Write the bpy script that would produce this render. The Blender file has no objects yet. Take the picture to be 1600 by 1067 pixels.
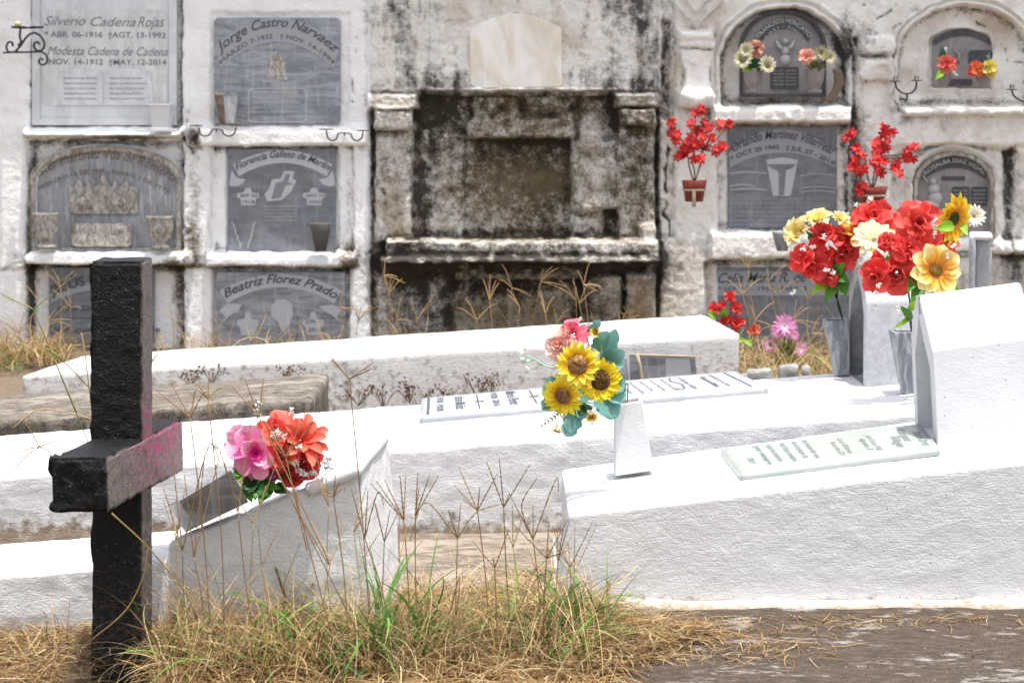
import bpy, math, random
import numpy as np
from mathutils import Vector, Matrix
sc = bpy.context.scene
R = math.radians
# ------------------------------------------------------------------ camera, world, sun, exposure
FPX, PITCH, CAMZ = 2950.0, R(7.0), 1.0
cam_d = bpy.data.cameras.new("camera"); cam = bpy.data.objects.new("camera", cam_d)
sc.collection.objects.link(cam); sc.camera = cam
cam_d.sensor_width = 36.0; cam_d.lens = 36.0 * FPX / 1600.0
cam_d.clip_start = 0.05; cam_d.clip_end = 2000.0
cam.location = (0, 0, CAMZ); cam.rotation_euler = (R(90) - PITCH, 0, 0)
cam_d.dof.use_dof = True; cam_d.dof.focus_distance = 3.95; cam_d.dof.aperture_fstop = 9.5
SUN = Vector((0.10, -0.11, 0.98)).normalized()
w = bpy.data.worlds.new("World"); sc.world = w; w.use_nodes = True
sky = w.node_tree.nodes.new('ShaderNodeTexSky'); sky.sky_type = 'NISHITA'; sky.sun_disc = False
sky.sun_elevation = math.asin(SUN.z); sky.sun_rotation = math.atan2(SUN.x, SUN.y)
sky.air_density = 1.0; sky.dust_density = 3.0; sky.ozone_density = 0.6
bg = w.node_tree.nodes['Background']; hs = w.node_tree.nodes.new('ShaderNodeHueSaturation'); hs.inputs['Saturation'].default_value = 0.45; w.node_tree.links.new(sky.outputs[0], hs.inputs['Color']); w.node_tree.links.new(hs.outputs[0], bg.inputs[0]); bg.inputs[1].default_value = 0.15
sd_ = bpy.data.lights.new("sun", 'SUN'); sd_.energy = 2.9; sd_.angle = R(0.6); sd_.color = (1.0, 0.965, 0.91)
so = bpy.data.objects.new("sun", sd_); sc.collection.objects.link(so)
so.rotation_euler = SUN.to_track_quat('Z', 'Y').to_euler(); so.location = (0, 0, 6)
sc.view_settings.view_transform = 'Standard'; sc.view_settings.look = 'None'
sc.view_settings.exposure = 1.08; sc.view_settings.gamma = 1.0
sc.cycles.max_bounces = 6; sc.cycles.diffuse_bounces = 4; sc.cycles.transparent_max_bounces = 8
# ------------------------------------------------------------------ where a point of the photo stands at a given depth
CP, SP = math.cos(PITCH), math.sin(PITCH)
def P(px, py, Y):
    xc = (px - 800.0) / FPX; yc = (533.5 - py) / FPX
    dx, dy, dz = xc, CP + yc * SP, -SP + yc * CP
    t = Y / dy
    return np.array((dx * t, Y, CAMZ + dz * t))
def PA(px, py, Y):     # arrays -> (n,3)
    px = np.asarray(px, float); py = np.asarray(py, float); Y = np.broadcast_to(np.asarray(Y, float), px.shape)
    yc = (533.5 - py) / FPX; dy = CP + yc * SP; t = Y / dy
    return np.stack([(px - 800.0) / FPX * t, Y, CAMZ + (-SP + yc * CP) * t], -1)
def PZ(px, py, z):
    xc = (px - 800.0) / FPX; yc = (533.5 - py) / FPX
    dx, dy, dz = xc, CP + yc * SP, -SP + yc * CP
    t = (z - CAMZ) / dz
    return np.array((dx * t, dy * t, z))
# ------------------------------------------------------------------ noise
def _h(a, b, c, s):
    v = np.sin(a * 127.1 + b * 311.7 + c * 191.3 + s * 74.7) * 43758.5453
    return v - np.floor(v)
def vn(x, y, z=0.0, s=0):
    x = np.asarray(x, float); y = np.asarray(y, float); z = np.asarray(z, float) + 0 * x
    xi, yi, zi = np.floor(x), np.floor(y), np.floor(z); fx, fy, fz = x - xi, y - yi, z - zi
    fx = fx * fx * (3 - 2 * fx); fy = fy * fy * (3 - 2 * fy); fz = fz * fz * (3 - 2 * fz)
    def L(k):
        a = _h(xi, yi, zi + k, s); b = _h(xi + 1, yi, zi + k, s); c = _h(xi, yi + 1, zi + k, s); d = _h(xi + 1, yi + 1, zi + k, s)
        return (a * (1 - fx) + b * fx) * (1 - fy) + (c * (1 - fx) + d * fx) * fy
    if np.all(fz == 0): return L(0)
    return L(0) * (1 - fz) + L(1) * fz
def fbm(x, y, z=0.0, o=4, s=0):
    r = 0; a = 0.5; t = 0
    for i in range(o):
        k = 2.03 ** i
        r = r + a * vn(np.asarray(x) * k + 7.3 * i, np.asarray(y) * k + 3.1 * i, np.asarray(z) * k, s + i); t += a; a *= 0.5
    return r / t
def ss(a, b, x):
    t = np.clip((x - a) / (b - a), 0, 1); return t * t * (3 - 2 * t)
# ------------------------------------------------------------------ mesh helpers
ORG = {}
class MB:
    def __init__(s): s.v = []; s.f = []; s.c = []; s.n = 0
    def add(s, V, F, col=None):
        V = [tuple(map(float, p)) for p in V]
        s.v += V; n = s.n; s.f += [tuple(i + n for i in f) for f in F]; s.n += len(V)
        if col is None: col = (1, 1, 1)
        if len(col) == len(V) and not isinstance(col[0], (int, float)): s.c += [tuple(k) for k in col]
        else: s.c += [tuple(col)] * len(V)
def empty(name, loc, label=None, cat=None, group=None):
    o = bpy.data.objects.new(name, None); sc.collection.objects.link(o); o.location = [float(a) for a in loc]
    o.empty_display_size = 0.05; ORG[o] = np.array([float(a) for a in loc]); tag(o, label, cat, group); return o
def tag(o, label=None, cat=None, group=None, kind=None):
    if label: o['label'] = label
    if cat: o['category'] = cat
    if group: o['group'] = group
    if kind: o['kind'] = kind
    return o
def mesh(name, V, F, mat, parent=None, smooth=False, col=None, loc=None, label=None):
    V = np.asarray(V, float).reshape(-1, 3)
    if parent is not None: org = ORG[parent]
    elif loc is not None: org = np.array([float(a) for a in loc])
    else: org = np.array((V[:, 0].mean(), V[:, 1].mean(), V[:, 2].min()))
    me = bpy.data.meshes.new(name); me.from_pydata((V - org).tolist(), [], [tuple(int(i) for i in f) for f in F])
    if smooth: me.polygons.foreach_set('use_smooth', [True] * len(me.polygons))
    if col is not None:
        c = np.ones((len(V), 4), dtype=np.float32); c[:, :3] = np.asarray(col, float)
        a = me.color_attributes.new('col', 'FLOAT_COLOR', 'POINT'); a.data.foreach_set('color', c.ravel())
    me.materials.append(mat)
    o = bpy.data.objects.new(name, me); sc.collection.objects.link(o); ORG[o] = org
    if parent is not None: o.parent = parent
    else: o.location = org
    if label: o['label'] = label
    return o
def build(mb, name, mat, parent=None, smooth=True, **k):
    return mesh(name, mb.v, mb.f, mat, parent, smooth, mb.c, **k)
def norm(a): a = np.asarray(a, float); return a / (np.linalg.norm(a) + 1e-12)
def basis(n):
    n = norm(n); a = np.array((0, 0, 1.0)) if abs(n[2]) < 0.9 else np.array((1.0, 0, 0))
    u = norm(np.cross(a, n)); return u, np.cross(n, u), n
def tube(mb, pts, r, k=6, col=(1, 1, 1), cap=True):
    pts = [np.asarray(p, float) for p in pts]; m = len(pts)
    rs = r if hasattr(r, '__len__') else [r] * m
    t = norm(pts[1] - pts[0]); u, v, _ = basis(t); V = []
    for i, p in enumerate(pts):
        t2 = norm(pts[min(i + 1, m - 1)] - pts[max(i - 1, 0)])
        u = norm(u - t2 * np.dot(u, t2)); v = np.cross(t2, u)
        for j in range(k):
            a = 2 * math.pi * j / k; V.append(p + rs[i] * (math.cos(a) * u + math.sin(a) * v))
    F = [(i * k + j, i * k + (j + 1) % k, (i + 1) * k + (j + 1) % k, (i + 1) * k + j) for i in range(m - 1) for j in range(k)]
    if cap: F += [tuple(range(k - 1, -1, -1)), tuple((m - 1) * k + j for j in range(k))]
    mb.add(V, F, col)
def curve(pts, n=6):      # Catmull-Rom through the points
    p = [np.asarray(q, float) for q in pts]; p = [2 * p[0] - p[1]] + p + [2 * p[-1] - p[-2]]; out = []
    for i in range(1, len(p) - 2):
        for k in range(n):
            t = k / n; a, b, c, d = p[i - 1:i + 3]
            out.append(0.5 * ((2 * b) + (c - a) * t + (2 * a - 5 * b + 4 * c - d) * t * t + (3 * b - a - 3 * c + d) * t ** 3))
    return out + [p[-2]]
def lathe(mb, c, axis, prof, k=20, col=(1, 1, 1), flute=0.0, nf=10):
    u, v, n = basis(axis); V = []; m = len(prof)
    for (r, h) in prof:
        for j in range(k):
            a = 2 * math.pi * j / k; rr = r * (1 + flute * math.cos(nf * a)); V.append(c + n * h + rr * (math.cos(a) * u + math.sin(a) * v))
    F = [(i * k + j, i * k + (j + 1) % k, (i + 1) * k + (j + 1) % k, (i + 1) * k + j) for i in range(m - 1) for j in range(k)]
    mb.add(V, F, col)
def extrude(mb, outline, d, col=(1, 1, 1)):      # outline: 3D points, d: vector
    n = len(outline); V = [np.asarray(p, float) for p in outline]; V += [p + np.asarray(d, float) for p in V]
    F = [tuple(range(n)), tuple(range(2 * n - 1, n - 1, -1))] + [(i, i + n, (i + 1) % n + n, (i + 1) % n) for i in range(n)]
    mb.add(V, F, col)
def hexa(mb, c8, col=(1, 1, 1)):   # corners: bottom 4 (ccw) then top 4
    mb.add(c8, [(3, 2, 1, 0), (4, 5, 6, 7), (0, 1, 5, 4), (1, 2, 6, 5), (2, 3, 7, 6), (3, 0, 4, 7)], col)
def rblock(c8, r=0.012, step=0.012, amp=0.003, fr=18.0, seed=0, wob=0.0, extra=None):
    """rounded block, corners x0y0z0 x1y0z0 x1y1z0 x0y1z0 then the top four; displaced by noise"""
    c = np.asarray(c8, float)
    ex = max(np.linalg.norm(c[1] - c[0]), np.linalg.norm(c[5] - c[4])); ey = max(np.linalg.norm(c[3] - c[0]), np.linalg.norm(c[7] - c[4]))
    ez = max(np.linalg.norm(c[4] - c[0]), np.linalg.norm(c[5] - c[1]))
    E = np.array((ex, ey, ez)); N = [max(2, int(e / step)) for e in E]
    idx = {}; V = []; F = []
    def vid(k):
        if k not in idx: idx[k] = len(V); V.append([k[0] / N[0] * E[0], k[1] / N[1] * E[1], k[2] / N[2] * E[2]])
        return idx[k]
    for ax in range(3):
        a, b = [(1, 2), (2, 0), (0, 1)][ax]
        for side in (0, N[ax]):
            for i in range(N[a]):
                for j in range(N[b]):
                    q = []
                    for (di, dj) in ((0, 0), (1, 0), (1, 1), (0, 1)):
                        k = [0, 0, 0]; k[ax] = side; k[a] = i + di; k[b] = j + dj; q.append(vid(tuple(k)))
                    F.append(q if side else q[::-1])
    V = np.array(V); inner = np.clip(V, r, E - r); d = V - inner
    ln = np.linalg.norm(d, axis=1, keepdims=True); nrm = d / np.maximum(ln, 1e-9); Q = inner + nrm * r
    t = Q / E; x, y, z = t[:, :1], t[:, 1:2], t[:, 2:3]
    W = ((c[0] * (1 - x) + c[1] * x) * (1 - y) + (c[3] * (1 - x) + c[2] * x) * y) * (1 - z) + ((c[4] * (1 - x) + c[5] * x) * (1 - y) + (c[7] * (1 - x) + c[6] * x) * y) * z
    nd = (fbm(W[:, 0] * fr, W[:, 1] * fr, W[:, 2] * fr, 4, seed) - 0.5) * 2 * amp
    if wob: nd = nd + (fbm(W[:, 0] * 3.1, W[:, 1] * 3.1, W[:, 2] * 3.1, 2, seed + 9) - 0.5) * 2 * wob
    if extra is not None: nd = nd + extra(W, nrm)
    return W + nrm * nd[:, None], F, nrm
# ------------------------------------------------------------------ materials
def NT(name):
    m = bpy.data.materials.new(name); m.use_nodes = True; nt = m.node_tree
    return m, nt, nt.nodes['Principled BSDF']
def nd(nt, t, ins=None, **props):
    n = nt.nodes.new(t)
    for k, v in props.items(): setattr(n, k, v)
    for k, v in (ins or {}).items():
        if isinstance(v, bpy.types.NodeSocket): nt.links.new(v, n.inputs[k])
        else: n.inputs[k].default_value = v
    return n
def c4(c): return (c[0], c[1], c[2], 1.0)
def mixc(nt, f, a, b, bt='MIX'):
    n = nd(nt, 'ShaderNodeMix', data_type='RGBA', blend_type=bt)
    for k, v in ((0, f), (6, a), (7, b)):
        if isinstance(v, bpy.types.NodeSocket): nt.links.new(v, n.inputs[k])
        else: n.inputs[k].default_value = v if k == 0 else c4(v)
    return n.outputs[2]
def mth(nt, op, a, b=0.0, c=0.0, clamp=False):
    n = nd(nt, 'ShaderNodeMath', operation=op, use_clamp=clamp)
    for k, v in ((0, a), (1, b), (2, c)):
        if isinstance(v, bpy.types.NodeSocket): nt.links.new(v, n.inputs[k])
        else: n.inputs[k].default_value = v
    return n.outputs[0]
def ramp(nt, f, lo, hi, smooth=True):
    n = nd(nt, 'ShaderNodeMapRange', {0: f, 1: lo, 2: hi, 3: 0.0, 4: 1.0}); n.interpolation_type = 'SMOOTHSTEP' if smooth else 'LINEAR'; n.clamp = True
    return n.outputs[0]
def geo(nt): return nd(nt, 'ShaderNodeNewGeometry').outputs['Position']
def noise(nt, vec, sc_, det=5, rough=0.6, scale3=None, dist=0.0):
    if scale3: vec = nd(nt, 'ShaderNodeMapping', {'Vector': vec, 'Scale': scale3}).outputs[0]
    return nd(nt, 'ShaderNodeTexNoise', {'Vector': vec, 'Scale': sc_, 'Detail': det, 'Roughness': rough, 'Distortion': dist}).outputs[0]
def bump(nt, h, dist, strength=1.0, nrm=None):
    i = {'Height': h, 'Distance': dist, 'Strength': strength}
    if nrm is not None: i['Normal'] = nrm
    return nd(nt, 'ShaderNodeBump', i).outputs[0]
def attr(nt, name='col'): return nd(nt, 'ShaderNodeAttribute', attribute_name=name)
def weather_mat(name, white=(0.78, 0.77, 0.755), warm=(0.55, 0.44, 0.31), moss=(0.06, 0.040, 0.014), black=(0.014, 0.012, 0.010), b1=0.010, rough=0.85, pores=True, speck=0.0):
    """limewashed plaster; attribute col = (black mould, moss, warm stain) where it has grown"""
    m, nt, bs = NT(name); p = geo(nt); a = attr(nt); sep = nd(nt, 'ShaderNodeSeparateColor', {0: a.outputs[0]})
    n1 = mth(nt, 'ADD', mth(nt, 'MULTIPLY', noise(nt, p, 26, 8, 0.72), 0.6), mth(nt, 'MULTIPLY', noise(nt, p, 95, 6, 0.7), 0.4)); n2 = noise(nt, p, 9, 6, 0.6); n3 = noise(nt, p, 150, 4, 0.6)
    base = mixc(nt, ramp(nt, n2, 0.35, 0.75), white, tuple(c * 0.88 for c in white))
    def grow(ch, n, k=2.2): return mth(nt, 'MULTIPLY_ADD', mth(nt, 'ADD', ch, mth(nt, 'MULTIPLY', mth(nt, 'SUBTRACT', n, 0.5), k)), 1.35, -0.32, clamp=True)
    w_ = grow(sep.outputs[2], n2, 1.2); g_ = grow(sep.outputs[1], n1, 2.8); k_ = grow(sep.outputs[0], n1, 2.7)
    zero = lambda ch: ramp(nt, ch, 0.01, 0.12)
    base = mixc(nt, mth(nt, 'MULTIPLY', w_, zero(sep.outputs[2])), base, warm)
    base = mixc(nt, mth(nt, 'MULTIPLY', mth(nt, 'MULTIPLY', g_, zero(sep.outputs[1])), 0.93), base, mixc(nt, n3, moss, tuple(c * 2.0 for c in moss)))
    base = mixc(nt, mth(nt, 'MULTIPLY', mth(nt, 'MULTIPLY', k_, zero(sep.outputs[0])), 0.93), base, mixc(nt, n3, black, tuple(c * 3.0 for c in black)))
    if speck:
        vo = nd(nt, 'ShaderNodeTexVoronoi', {'Vector': p, 'Scale': 48.0, 'Randomness': 1.0})
        s_ = mth(nt, 'MULTIPLY', ramp(nt, vo.outputs['Distance'], 0.13, 0.08), ramp(nt, noise(nt, p, 5, 2), 0.5, 0.7))
        base = mixc(nt, mth(nt, 'MULTIPLY', s_, speck), base, (0.05, 0.042, 0.03))
    nt.links.new(base, bs.inputs['Base Color']); bs.inputs['Roughness'].default_value = rough
    bs.inputs['Specular IOR Level'].default_value = 0.1
    h = mth(nt, 'ADD', mth(nt, 'MULTIPLY', n1, 1.0), mth(nt, 'MULTIPLY', n3, 0.35))
    nt.links.new(bump(nt, h, b1), bs.inputs['Normal']); return m
def tomb_mat(name='limewash', white=(0.69, 0.685, 0.685), b=0.007, dirt=(0.11, 0.085, 0.06)):
    """thick brushed limewash over rough plaster: ridges, pits and trowel strokes"""
    m, nt, bs = NT(name); p = geo(nt); a = attr(nt); sep = nd(nt, 'ShaderNodeSeparateColor', {0: a.outputs[0]})
    big = noise(nt, p, 12, 5, 0.6, dist=0.6); mid = noise(nt, p, 85, 7, 0.7, (0.8, 1, 1.1), 0.2); fine = noise(nt, p, 330, 3, 0.6)
    rv = nd(nt, 'ShaderNodeMapping', {'Vector': p, 'Rotation': (0, R(-35), 0), 'Scale': (0.5, 1, 2.6)}).outputs[0]; rid = mth(nt, 'ABSOLUTE', mth(nt, 'SUBTRACT', noise(nt, rv, 14, 5, 0.55), 0.5))
    h = mth(nt, 'ADD', mth(nt, 'MULTIPLY', mid, 1.0), mth(nt, 'MULTIPLY', fine, 0.42))
    h = mth(nt, 'ADD', h, mth(nt, 'MULTIPLY', ramp(nt, rid, 0.0, 0.025), 0.15)); h = mth(nt, 'ADD', h, mth(nt, 'MULTIPLY', big, 0.15))
    pit = ramp(nt, mid, 0.30, 0.22)
    base = mixc(nt, ramp(nt, big, 0.3, 0.7), white, tuple(c * 0.93 for c in white))
    gm = mth(nt, 'MULTIPLY_ADD', mth(nt, 'ADD', sep.outputs[0], mth(nt, 'MULTIPLY', mth(nt, 'SUBTRACT', noise(nt, p, 40, 7, 0.65), 0.5), 2.6)), 1.7, -0.5, clamp=True)
    base = mixc(nt, mth(nt, 'MULTIPLY', gm, ramp(nt, sep.outputs[0], 0.02, 0.15)), base, mixc(nt, fine, dirt, tuple(min(1, c * 2.6) for c in dirt)))
    base = mixc(nt, mth(nt, 'MULTIPLY', ramp(nt, sep.outputs[2], 0.02, 0.9), 0.8), base, (0.50, 0.40, 0.29))
    spk = nd(nt, 'ShaderNodeTexVoronoi', {'Vector': p, 'Scale': 30.0}).outputs['Distance']
    base = mixc(nt, mth(nt, 'MULTIPLY', ramp(nt, spk, 0.06, 0.035), 0.8), base, (0.12, 0.10, 0.08))
    base = mixc(nt, mth(nt, 'MULTIPLY', pit, 0.35), base, (0.35, 0.33, 0.31))
    nt.links.new(base, bs.inputs['Base Color']); bs.inputs['Roughness'].default_value = 0.8; bs.inputs['Specular IOR Level'].default_value = 0.3
    nt.links.new(bump(nt, h, b), bs.inputs['Normal']); return m
def stone_mat(name, c1, c2, scale=6, rough=0.4, vein=(1, 1, 1), b=0.0008, c3=None, dirt=None, contrast=(0.35, 0.65), met=0.0, cv=None, dust=0.0):
    m, nt, bs = NT(name); p = geo(nt)
    n = noise(nt, p, scale, 8, 0.62, vein, 0.8); base = mixc(nt, ramp(nt, n, *contrast), c1, c2)
    if cv:
        wv = noise(nt, p, scale * 0.9, 5, 0.55, vein, 2.0)
        base = mixc(nt, mth(nt, 'MULTIPLY', ramp(nt, mth(nt, 'ABSOLUTE', mth(nt, 'SUBTRACT', wv, 0.5)), 0.025, 0.0), 0.7), base, cv)
    if c3: base = mixc(nt, ramp(nt, noise(nt, p, 5, 5, 0.6), 0.56, 0.75), base, c3)
    if dust:
        drip = noise(nt, p, 1.0, 6, 0.7, (38, 1, 4)); base = mixc(nt, mth(nt, 'MULTIPLY', ramp(nt, drip, .5, .72), dust), base, tuple(min(1, c * 1.9 + .02) for c in c2)); base = mixc(nt, mth(nt, 'MULTIPLY', ramp(nt, noise(nt, p, 7, 6, .7), .52, .7), dust), base, (c1[0] * .62, c1[1] * .58, c1[2] * .5))
    if dirt: base = mixc(nt, mth(nt, 'MULTIPLY', ramp(nt, noise(nt, p, 40, 6, 0.7), 0.52, 0.7), 0.8), base, dirt)
    nt.links.new(base, bs.inputs['Base Color']); bs.inputs['Roughness'].default_value = rough; bs.inputs['Metallic'].default_value = met
    nt.links.new(bump(nt, noise(nt, p, 120, 4, 0.6), b), bs.inputs['Normal']); return m
def flat_mat(name, c, rough=0.6, b=0.0, s=80, var=0.15, spec=0.4, met=0.0):
    m, nt, bs = NT(name); p = geo(nt); n = noise(nt, p, s, 4, 0.6)
    nt.links.new(mixc(nt, n, tuple(x * (1 - var) for x in c), tuple(min(1, x * (1 + var)) for x in c)), bs.inputs['Base Color'])
    bs.inputs['Roughness'].default_value = rough; bs.inputs['Specular IOR Level'].default_value = spec; bs.inputs['Metallic'].default_value = met
    if b: nt.links.new(bump(nt, n, b), bs.inputs['Normal'])
    return m
def attr_mat(name, rough=0.6, transl=0.3, b=0.0006, s=260, spec=0.3, var=0.12):
    """thin coloured things (petals, leaves, blades): colour from the attribute, some light comes through"""
    m, nt, bs = NT(name); p = geo(nt); a = attr(nt); n = noise(nt, p, s, 3, 0.6)
    base = mixc(nt, 1.0, a.outputs[0], mixc(nt, n, (1 - var,) * 3, (1, 1, 1)), 'MULTIPLY')
    nt.links.new(base, bs.inputs['Base Color']); bs.inputs['Roughness'].default_value = rough; bs.inputs['Specular IOR Level'].default_value = spec
    if b: nt.links.new(bump(nt, n, b), bs.inputs['Normal'])
    if transl:
        tr = nd(nt, 'ShaderNodeBsdfTranslucent', {'Color': base}); mx = nd(nt, 'ShaderNodeMixShader', {0: transl, 1: bs.outputs[0], 2: tr.outputs[0]})
        nt.links.new(mx.outputs[0], nt.nodes['Material Output'].inputs[0])
    return m
M = {}
M['wall_left'] = weather_mat('white limewash wall', white=(0.90, 0.885, 0.87), speck=0.9, b1=0.011)
M['wall_mid'] = weather_mat('old stained wall', white=(0.80, 0.765, 0.71), warm=(0.42, 0.31, 0.19), b1=0.014, black=(0.014, 0.011, 0.008), moss=(0.075, 0.05, 0.018))
M['wall_right'] = weather_mat('aged cream wall', white=(0.89, 0.86, 0.81), warm=(0.52, 0.43, 0.33), speck=0.85, b1=0.012)
M['tomb'] = tomb_mat(b=0.0036)
M['tomb_smooth'] = tomb_mat('smooth limewash', white=(0.62, 0.62, 0.63), b=0.0016)
M['tomb_old'] = tomb_mat('worn limewash', white=(0.64, 0.625, 0.61), b=0.003)
M['grey_marble'] = stone_mat('blue grey marble', (0.155, 0.165, 0.19), (0.31, 0.32, 0.345), 9, 0.35, (0.8, 1, 4.0), c3=(0.38, 0.38, 0.385), dust=.38)
M['dark_slate'] = stone_mat('dark grey slab', (0.12, 0.127, 0.145), (0.19, 0.197, 0.215), 7, 0.4, (1, 1, 3), c3=(0.26, 0.265, 0.28), dust=.38)
M['light_marble'] = stone_mat('pale grey marble', (0.33, 0.345, 0.375), (0.41, 0.42, 0.45), 8, 0.35, (1, 1, 1), c3=(0.27, 0.285, 0.32))
M['vase_marble'] = stone_mat('streaked grey marble', (0.14, 0.155, 0.18), (0.36, 0.375, 0.40), 14, 0.4, (3.0, 1, 0.7), contrast=(0.4, 0.6))
M['arch_marble'] = stone_mat('grey marble', (0.38, 0.39, 0.42), (0.47, 0.48, 0.51), 26, 0.5, (2.0, 1, 2.0), b=0.0012)
M['white_marble'] = stone_mat('white marble', (0.33, 0.37, 0.345), (0.38, 0.40, 0.38), 5, 0.25, (1, 2, 1), c3=(0.30, 0.355, 0.335))
M['cream_marble'] = stone_mat('cream marble', (0.64, 0.56, 0.45), (0.78, 0.75, 0.71), 5, 0.4, (1.6, 1, 0.8), c3=(0.60, 0.60, 0.60), dust=.22)
M['panel'] = stone_mat('frosted pale panel', (0.50, 0.50, 0.50), (0.62, 0.62, 0.61), 8, 0.4, (2, 1, .6), c3=(0.42, 0.42, 0.41), dust=.3)
M['silver'] = stone_mat('brushed steel plate', (0.52, 0.53, 0.54), (0.64, 0.65, 0.66), 12, 0.4, (1, 1, 0.6), c3=(0.70, 0.70, 0.70), met=0.2)
M['old_grey'] = stone_mat('weathered grey stone', (0.22, 0.225, 0.235), (0.33, 0.335, 0.35), 10, 0.7, (2.5, 1, 1), c3=(0.29, 0.25, 0.2), b=0.002, dust=.7)
M['old_brown'] = stone_mat('weathered brown stone', (0.22, 0.19, 0.165), (0.50, 0.47, 0.42), 30, 0.7, (2, 1, 1), dirt=(0.10, 0.075, 0.05), b=0.003)
M['bronze'] = stone_mat('dark cast metal', (0.035, 0.036, 0.042), (0.07, 0.07, 0.078), 40, 0.55, (1, 1, 1), b=0.002)
M['bronze_grey'] = stone_mat('grey cast plate', (0.21, 0.195, 0.19), (0.27, 0.25, 0.245), 12, 0.6, (1, 1, 1), b=0.001, c3=(0.17, 0.16, 0.16), dust=.38)
M['banner'] = flat_mat('engraved pale band', (0.42, 0.43, 0.45), 0.7, var=0.12, s=50)
M['banner_dim'] = flat_mat('faint engraved band', (0.30, 0.31, 0.33), 0.7, var=0.12, s=50)
M['engrave_dark'] = flat_mat('dark lettering', (0.07, 0.075, 0.09), 0.6)
M['engrave_mid'] = flat_mat('grey lettering', (0.19, 0.20, 0.22), 0.6)
M['engrave_light'] = flat_mat('pale lettering', (0.44, 0.45, 0.46), 0.7)
M['engrave_green'] = flat_mat('faded green lettering', (0.10, 0.15, 0.14), 0.6, var=0.5, s=300)
M['cast_letter'] = flat_mat('raised worn lettering', (0.40, 0.40, 0.40), 0.5)
M['brown_letter'] = flat_mat('rusty lettering', (0.16, 0.125, 0.10), 0.7)
M['iron'] = flat_mat('wrought iron', (0.028, 0.026, 0.027), 0.5, 0.0008, 200, 0.4)
M['terracotta'] = flat_mat('red painted clay', (0.26, 0.045, 0.032), 0.55, 0.0006, 60, 0.2)
M['stalk'] = flat_mat('brown twig', (0.10, 0.06, 0.035), 0.7)
M['wax'] = flat_mat('candle stub', (0.62, 0.5, 0.28), 0.5)
M['pot_inside'] = flat_mat('dark hollow', (0.10, 0.09, 0.085), 0.9)
M['rust'] = flat_mat('broken brown shard', (0.17, 0.12, 0.085), 0.8, 0.003, 60, 0.4)
M['petal'] = attr_mat('cloth petal', 0.55, 0.28)
M['leaf'] = attr_mat('cloth leaf', 0.5, 0.22)
M['seed'] = attr_mat('seed head', 0.8, 0.0, 0.002, 400)
M['grass'] = attr_mat('grass blade', 0.6, 0.3, 0.0, 90, var=0.25)
# ------------------------------------------------------------------ ground
def ground_mat():
    m, nt, bs = NT('dry soil'); p = geo(nt); n = noise(nt, p, 5, 8, 0.65); n2 = noise(nt, p, 60, 5, 0.7)
    c = mixc(nt, n, (0.10, 0.07, 0.045), (0.21, 0.16, 0.105)); c = mixc(nt, ramp(nt, n2, 0.45, 0.7), c, (0.11, 0.075, 0.045))
    nt.links.new(c, bs.inputs['Base Color']); bs.inputs['Roughness'].default_value = 0.95
    nt.links.new(bump(nt, n2, 0.01), bs.inputs['Normal']); return m
def concrete_mat(name, dark=(0.030, 0.021, 0.014), pale=(0.27, 0.245, 0.22), lo=0.5, hi=0.62, stain=(0.078, 0.054, 0.036)):
    m, nt, bs = NT(name); p = geo(nt); n = noise(nt, p, 5.5, 9, 0.68, (1, 1.6, 1), 0.5); n2 = noise(nt, p, 26, 8, 0.72, (1, 2.4, 1)); n3 = noise(nt, p, 150, 4, 0.6)
    f = mth(nt, 'ADD', mth(nt, 'MULTIPLY', n, 0.65), mth(nt, 'MULTIPLY', n2, 0.35))
    d = mixc(nt, ramp(nt, n2, 0.35, 0.65), dark, stain); d = mixc(nt, ramp(nt, n3, 0.55, 0.75), d, tuple(c * 2.0 for c in stain))
    c = mixc(nt, ramp(nt, f, lo, hi), d, mixc(nt, n3, pale, tuple(x * 0.8 for x in pale)))
    nt.links.new(c, bs.inputs['Base Color']); bs.inputs['Roughness'].default_value = 0.95
    nt.links.new(bump(nt, mth(nt, 'ADD', n2, mth(nt, 'MULTIPLY', n3, 0.5)), 0.004), bs.inputs['Normal']); return m
n_ = 60; gx = np.linspace(-3, 4, n_); gy = np.linspace(1.5, 8.4, n_)
V = [(x, y, -0.022 + 0.016 * float(vn(x * 3, y * 3, 0, 4) - 0.5)) for y in gy for x in gx]
F = [(j * n_ + i, j * n_ + i + 1, (j + 1) * n_ + i + 1, (j + 1) * n_ + i) for j in range(n_ - 1) for i in range(n_ - 1)]
k = len(V); V += [(-600, -600, -0.03), (600, -600, -0.03), (600, 900, -0.03), (-600, 900, -0.03)]
ring = [0, n_ - 1, n_ * n_ - 1, n_ * (n_ - 1)]
for i in range(4): F.append((k + i, k + (i + 1) % 4, ring[(i + 1) % 4], ring[i]))
M['soil'] = ground_mat(); M['concrete'] = concrete_mat('dirty concrete', lo=0.53, hi=0.60); M['path'] = concrete_mat('sandy stone path', (0.10, 0.08, 0.06), (0.31, 0.26, 0.21), 0.44, 0.56, (0.17, 0.135, 0.10))
g = mesh('ground', V, F, M['soil'], smooth=True, loc=(0, 0, 0)); tag(g, 'dry brown soil under the graves', 'ground', kind='structure')
def sheet(name, pts, z, mat, label, cat, th=0.03, step=0.03, amp=0.004):
    xs = [p[0] for p in pts]; ys = [p[1] for p in pts]; q = [np.array((p[0], p[1], 0.0)) for p in pts]
    c8 = [a + (0, 0, z - th) for a in q] + [a + (0, 0, z) for a in q]
    V, F, _ = rblock(c8, 0.008, step, amp, 9, 3); o = mesh(name, V, F, mat, smooth=True, loc=(q[0][0], q[0][1], 0)); return tag(o, label, cat, kind='structure')
a = PZ(985, 1100, 0.02); 
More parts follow.
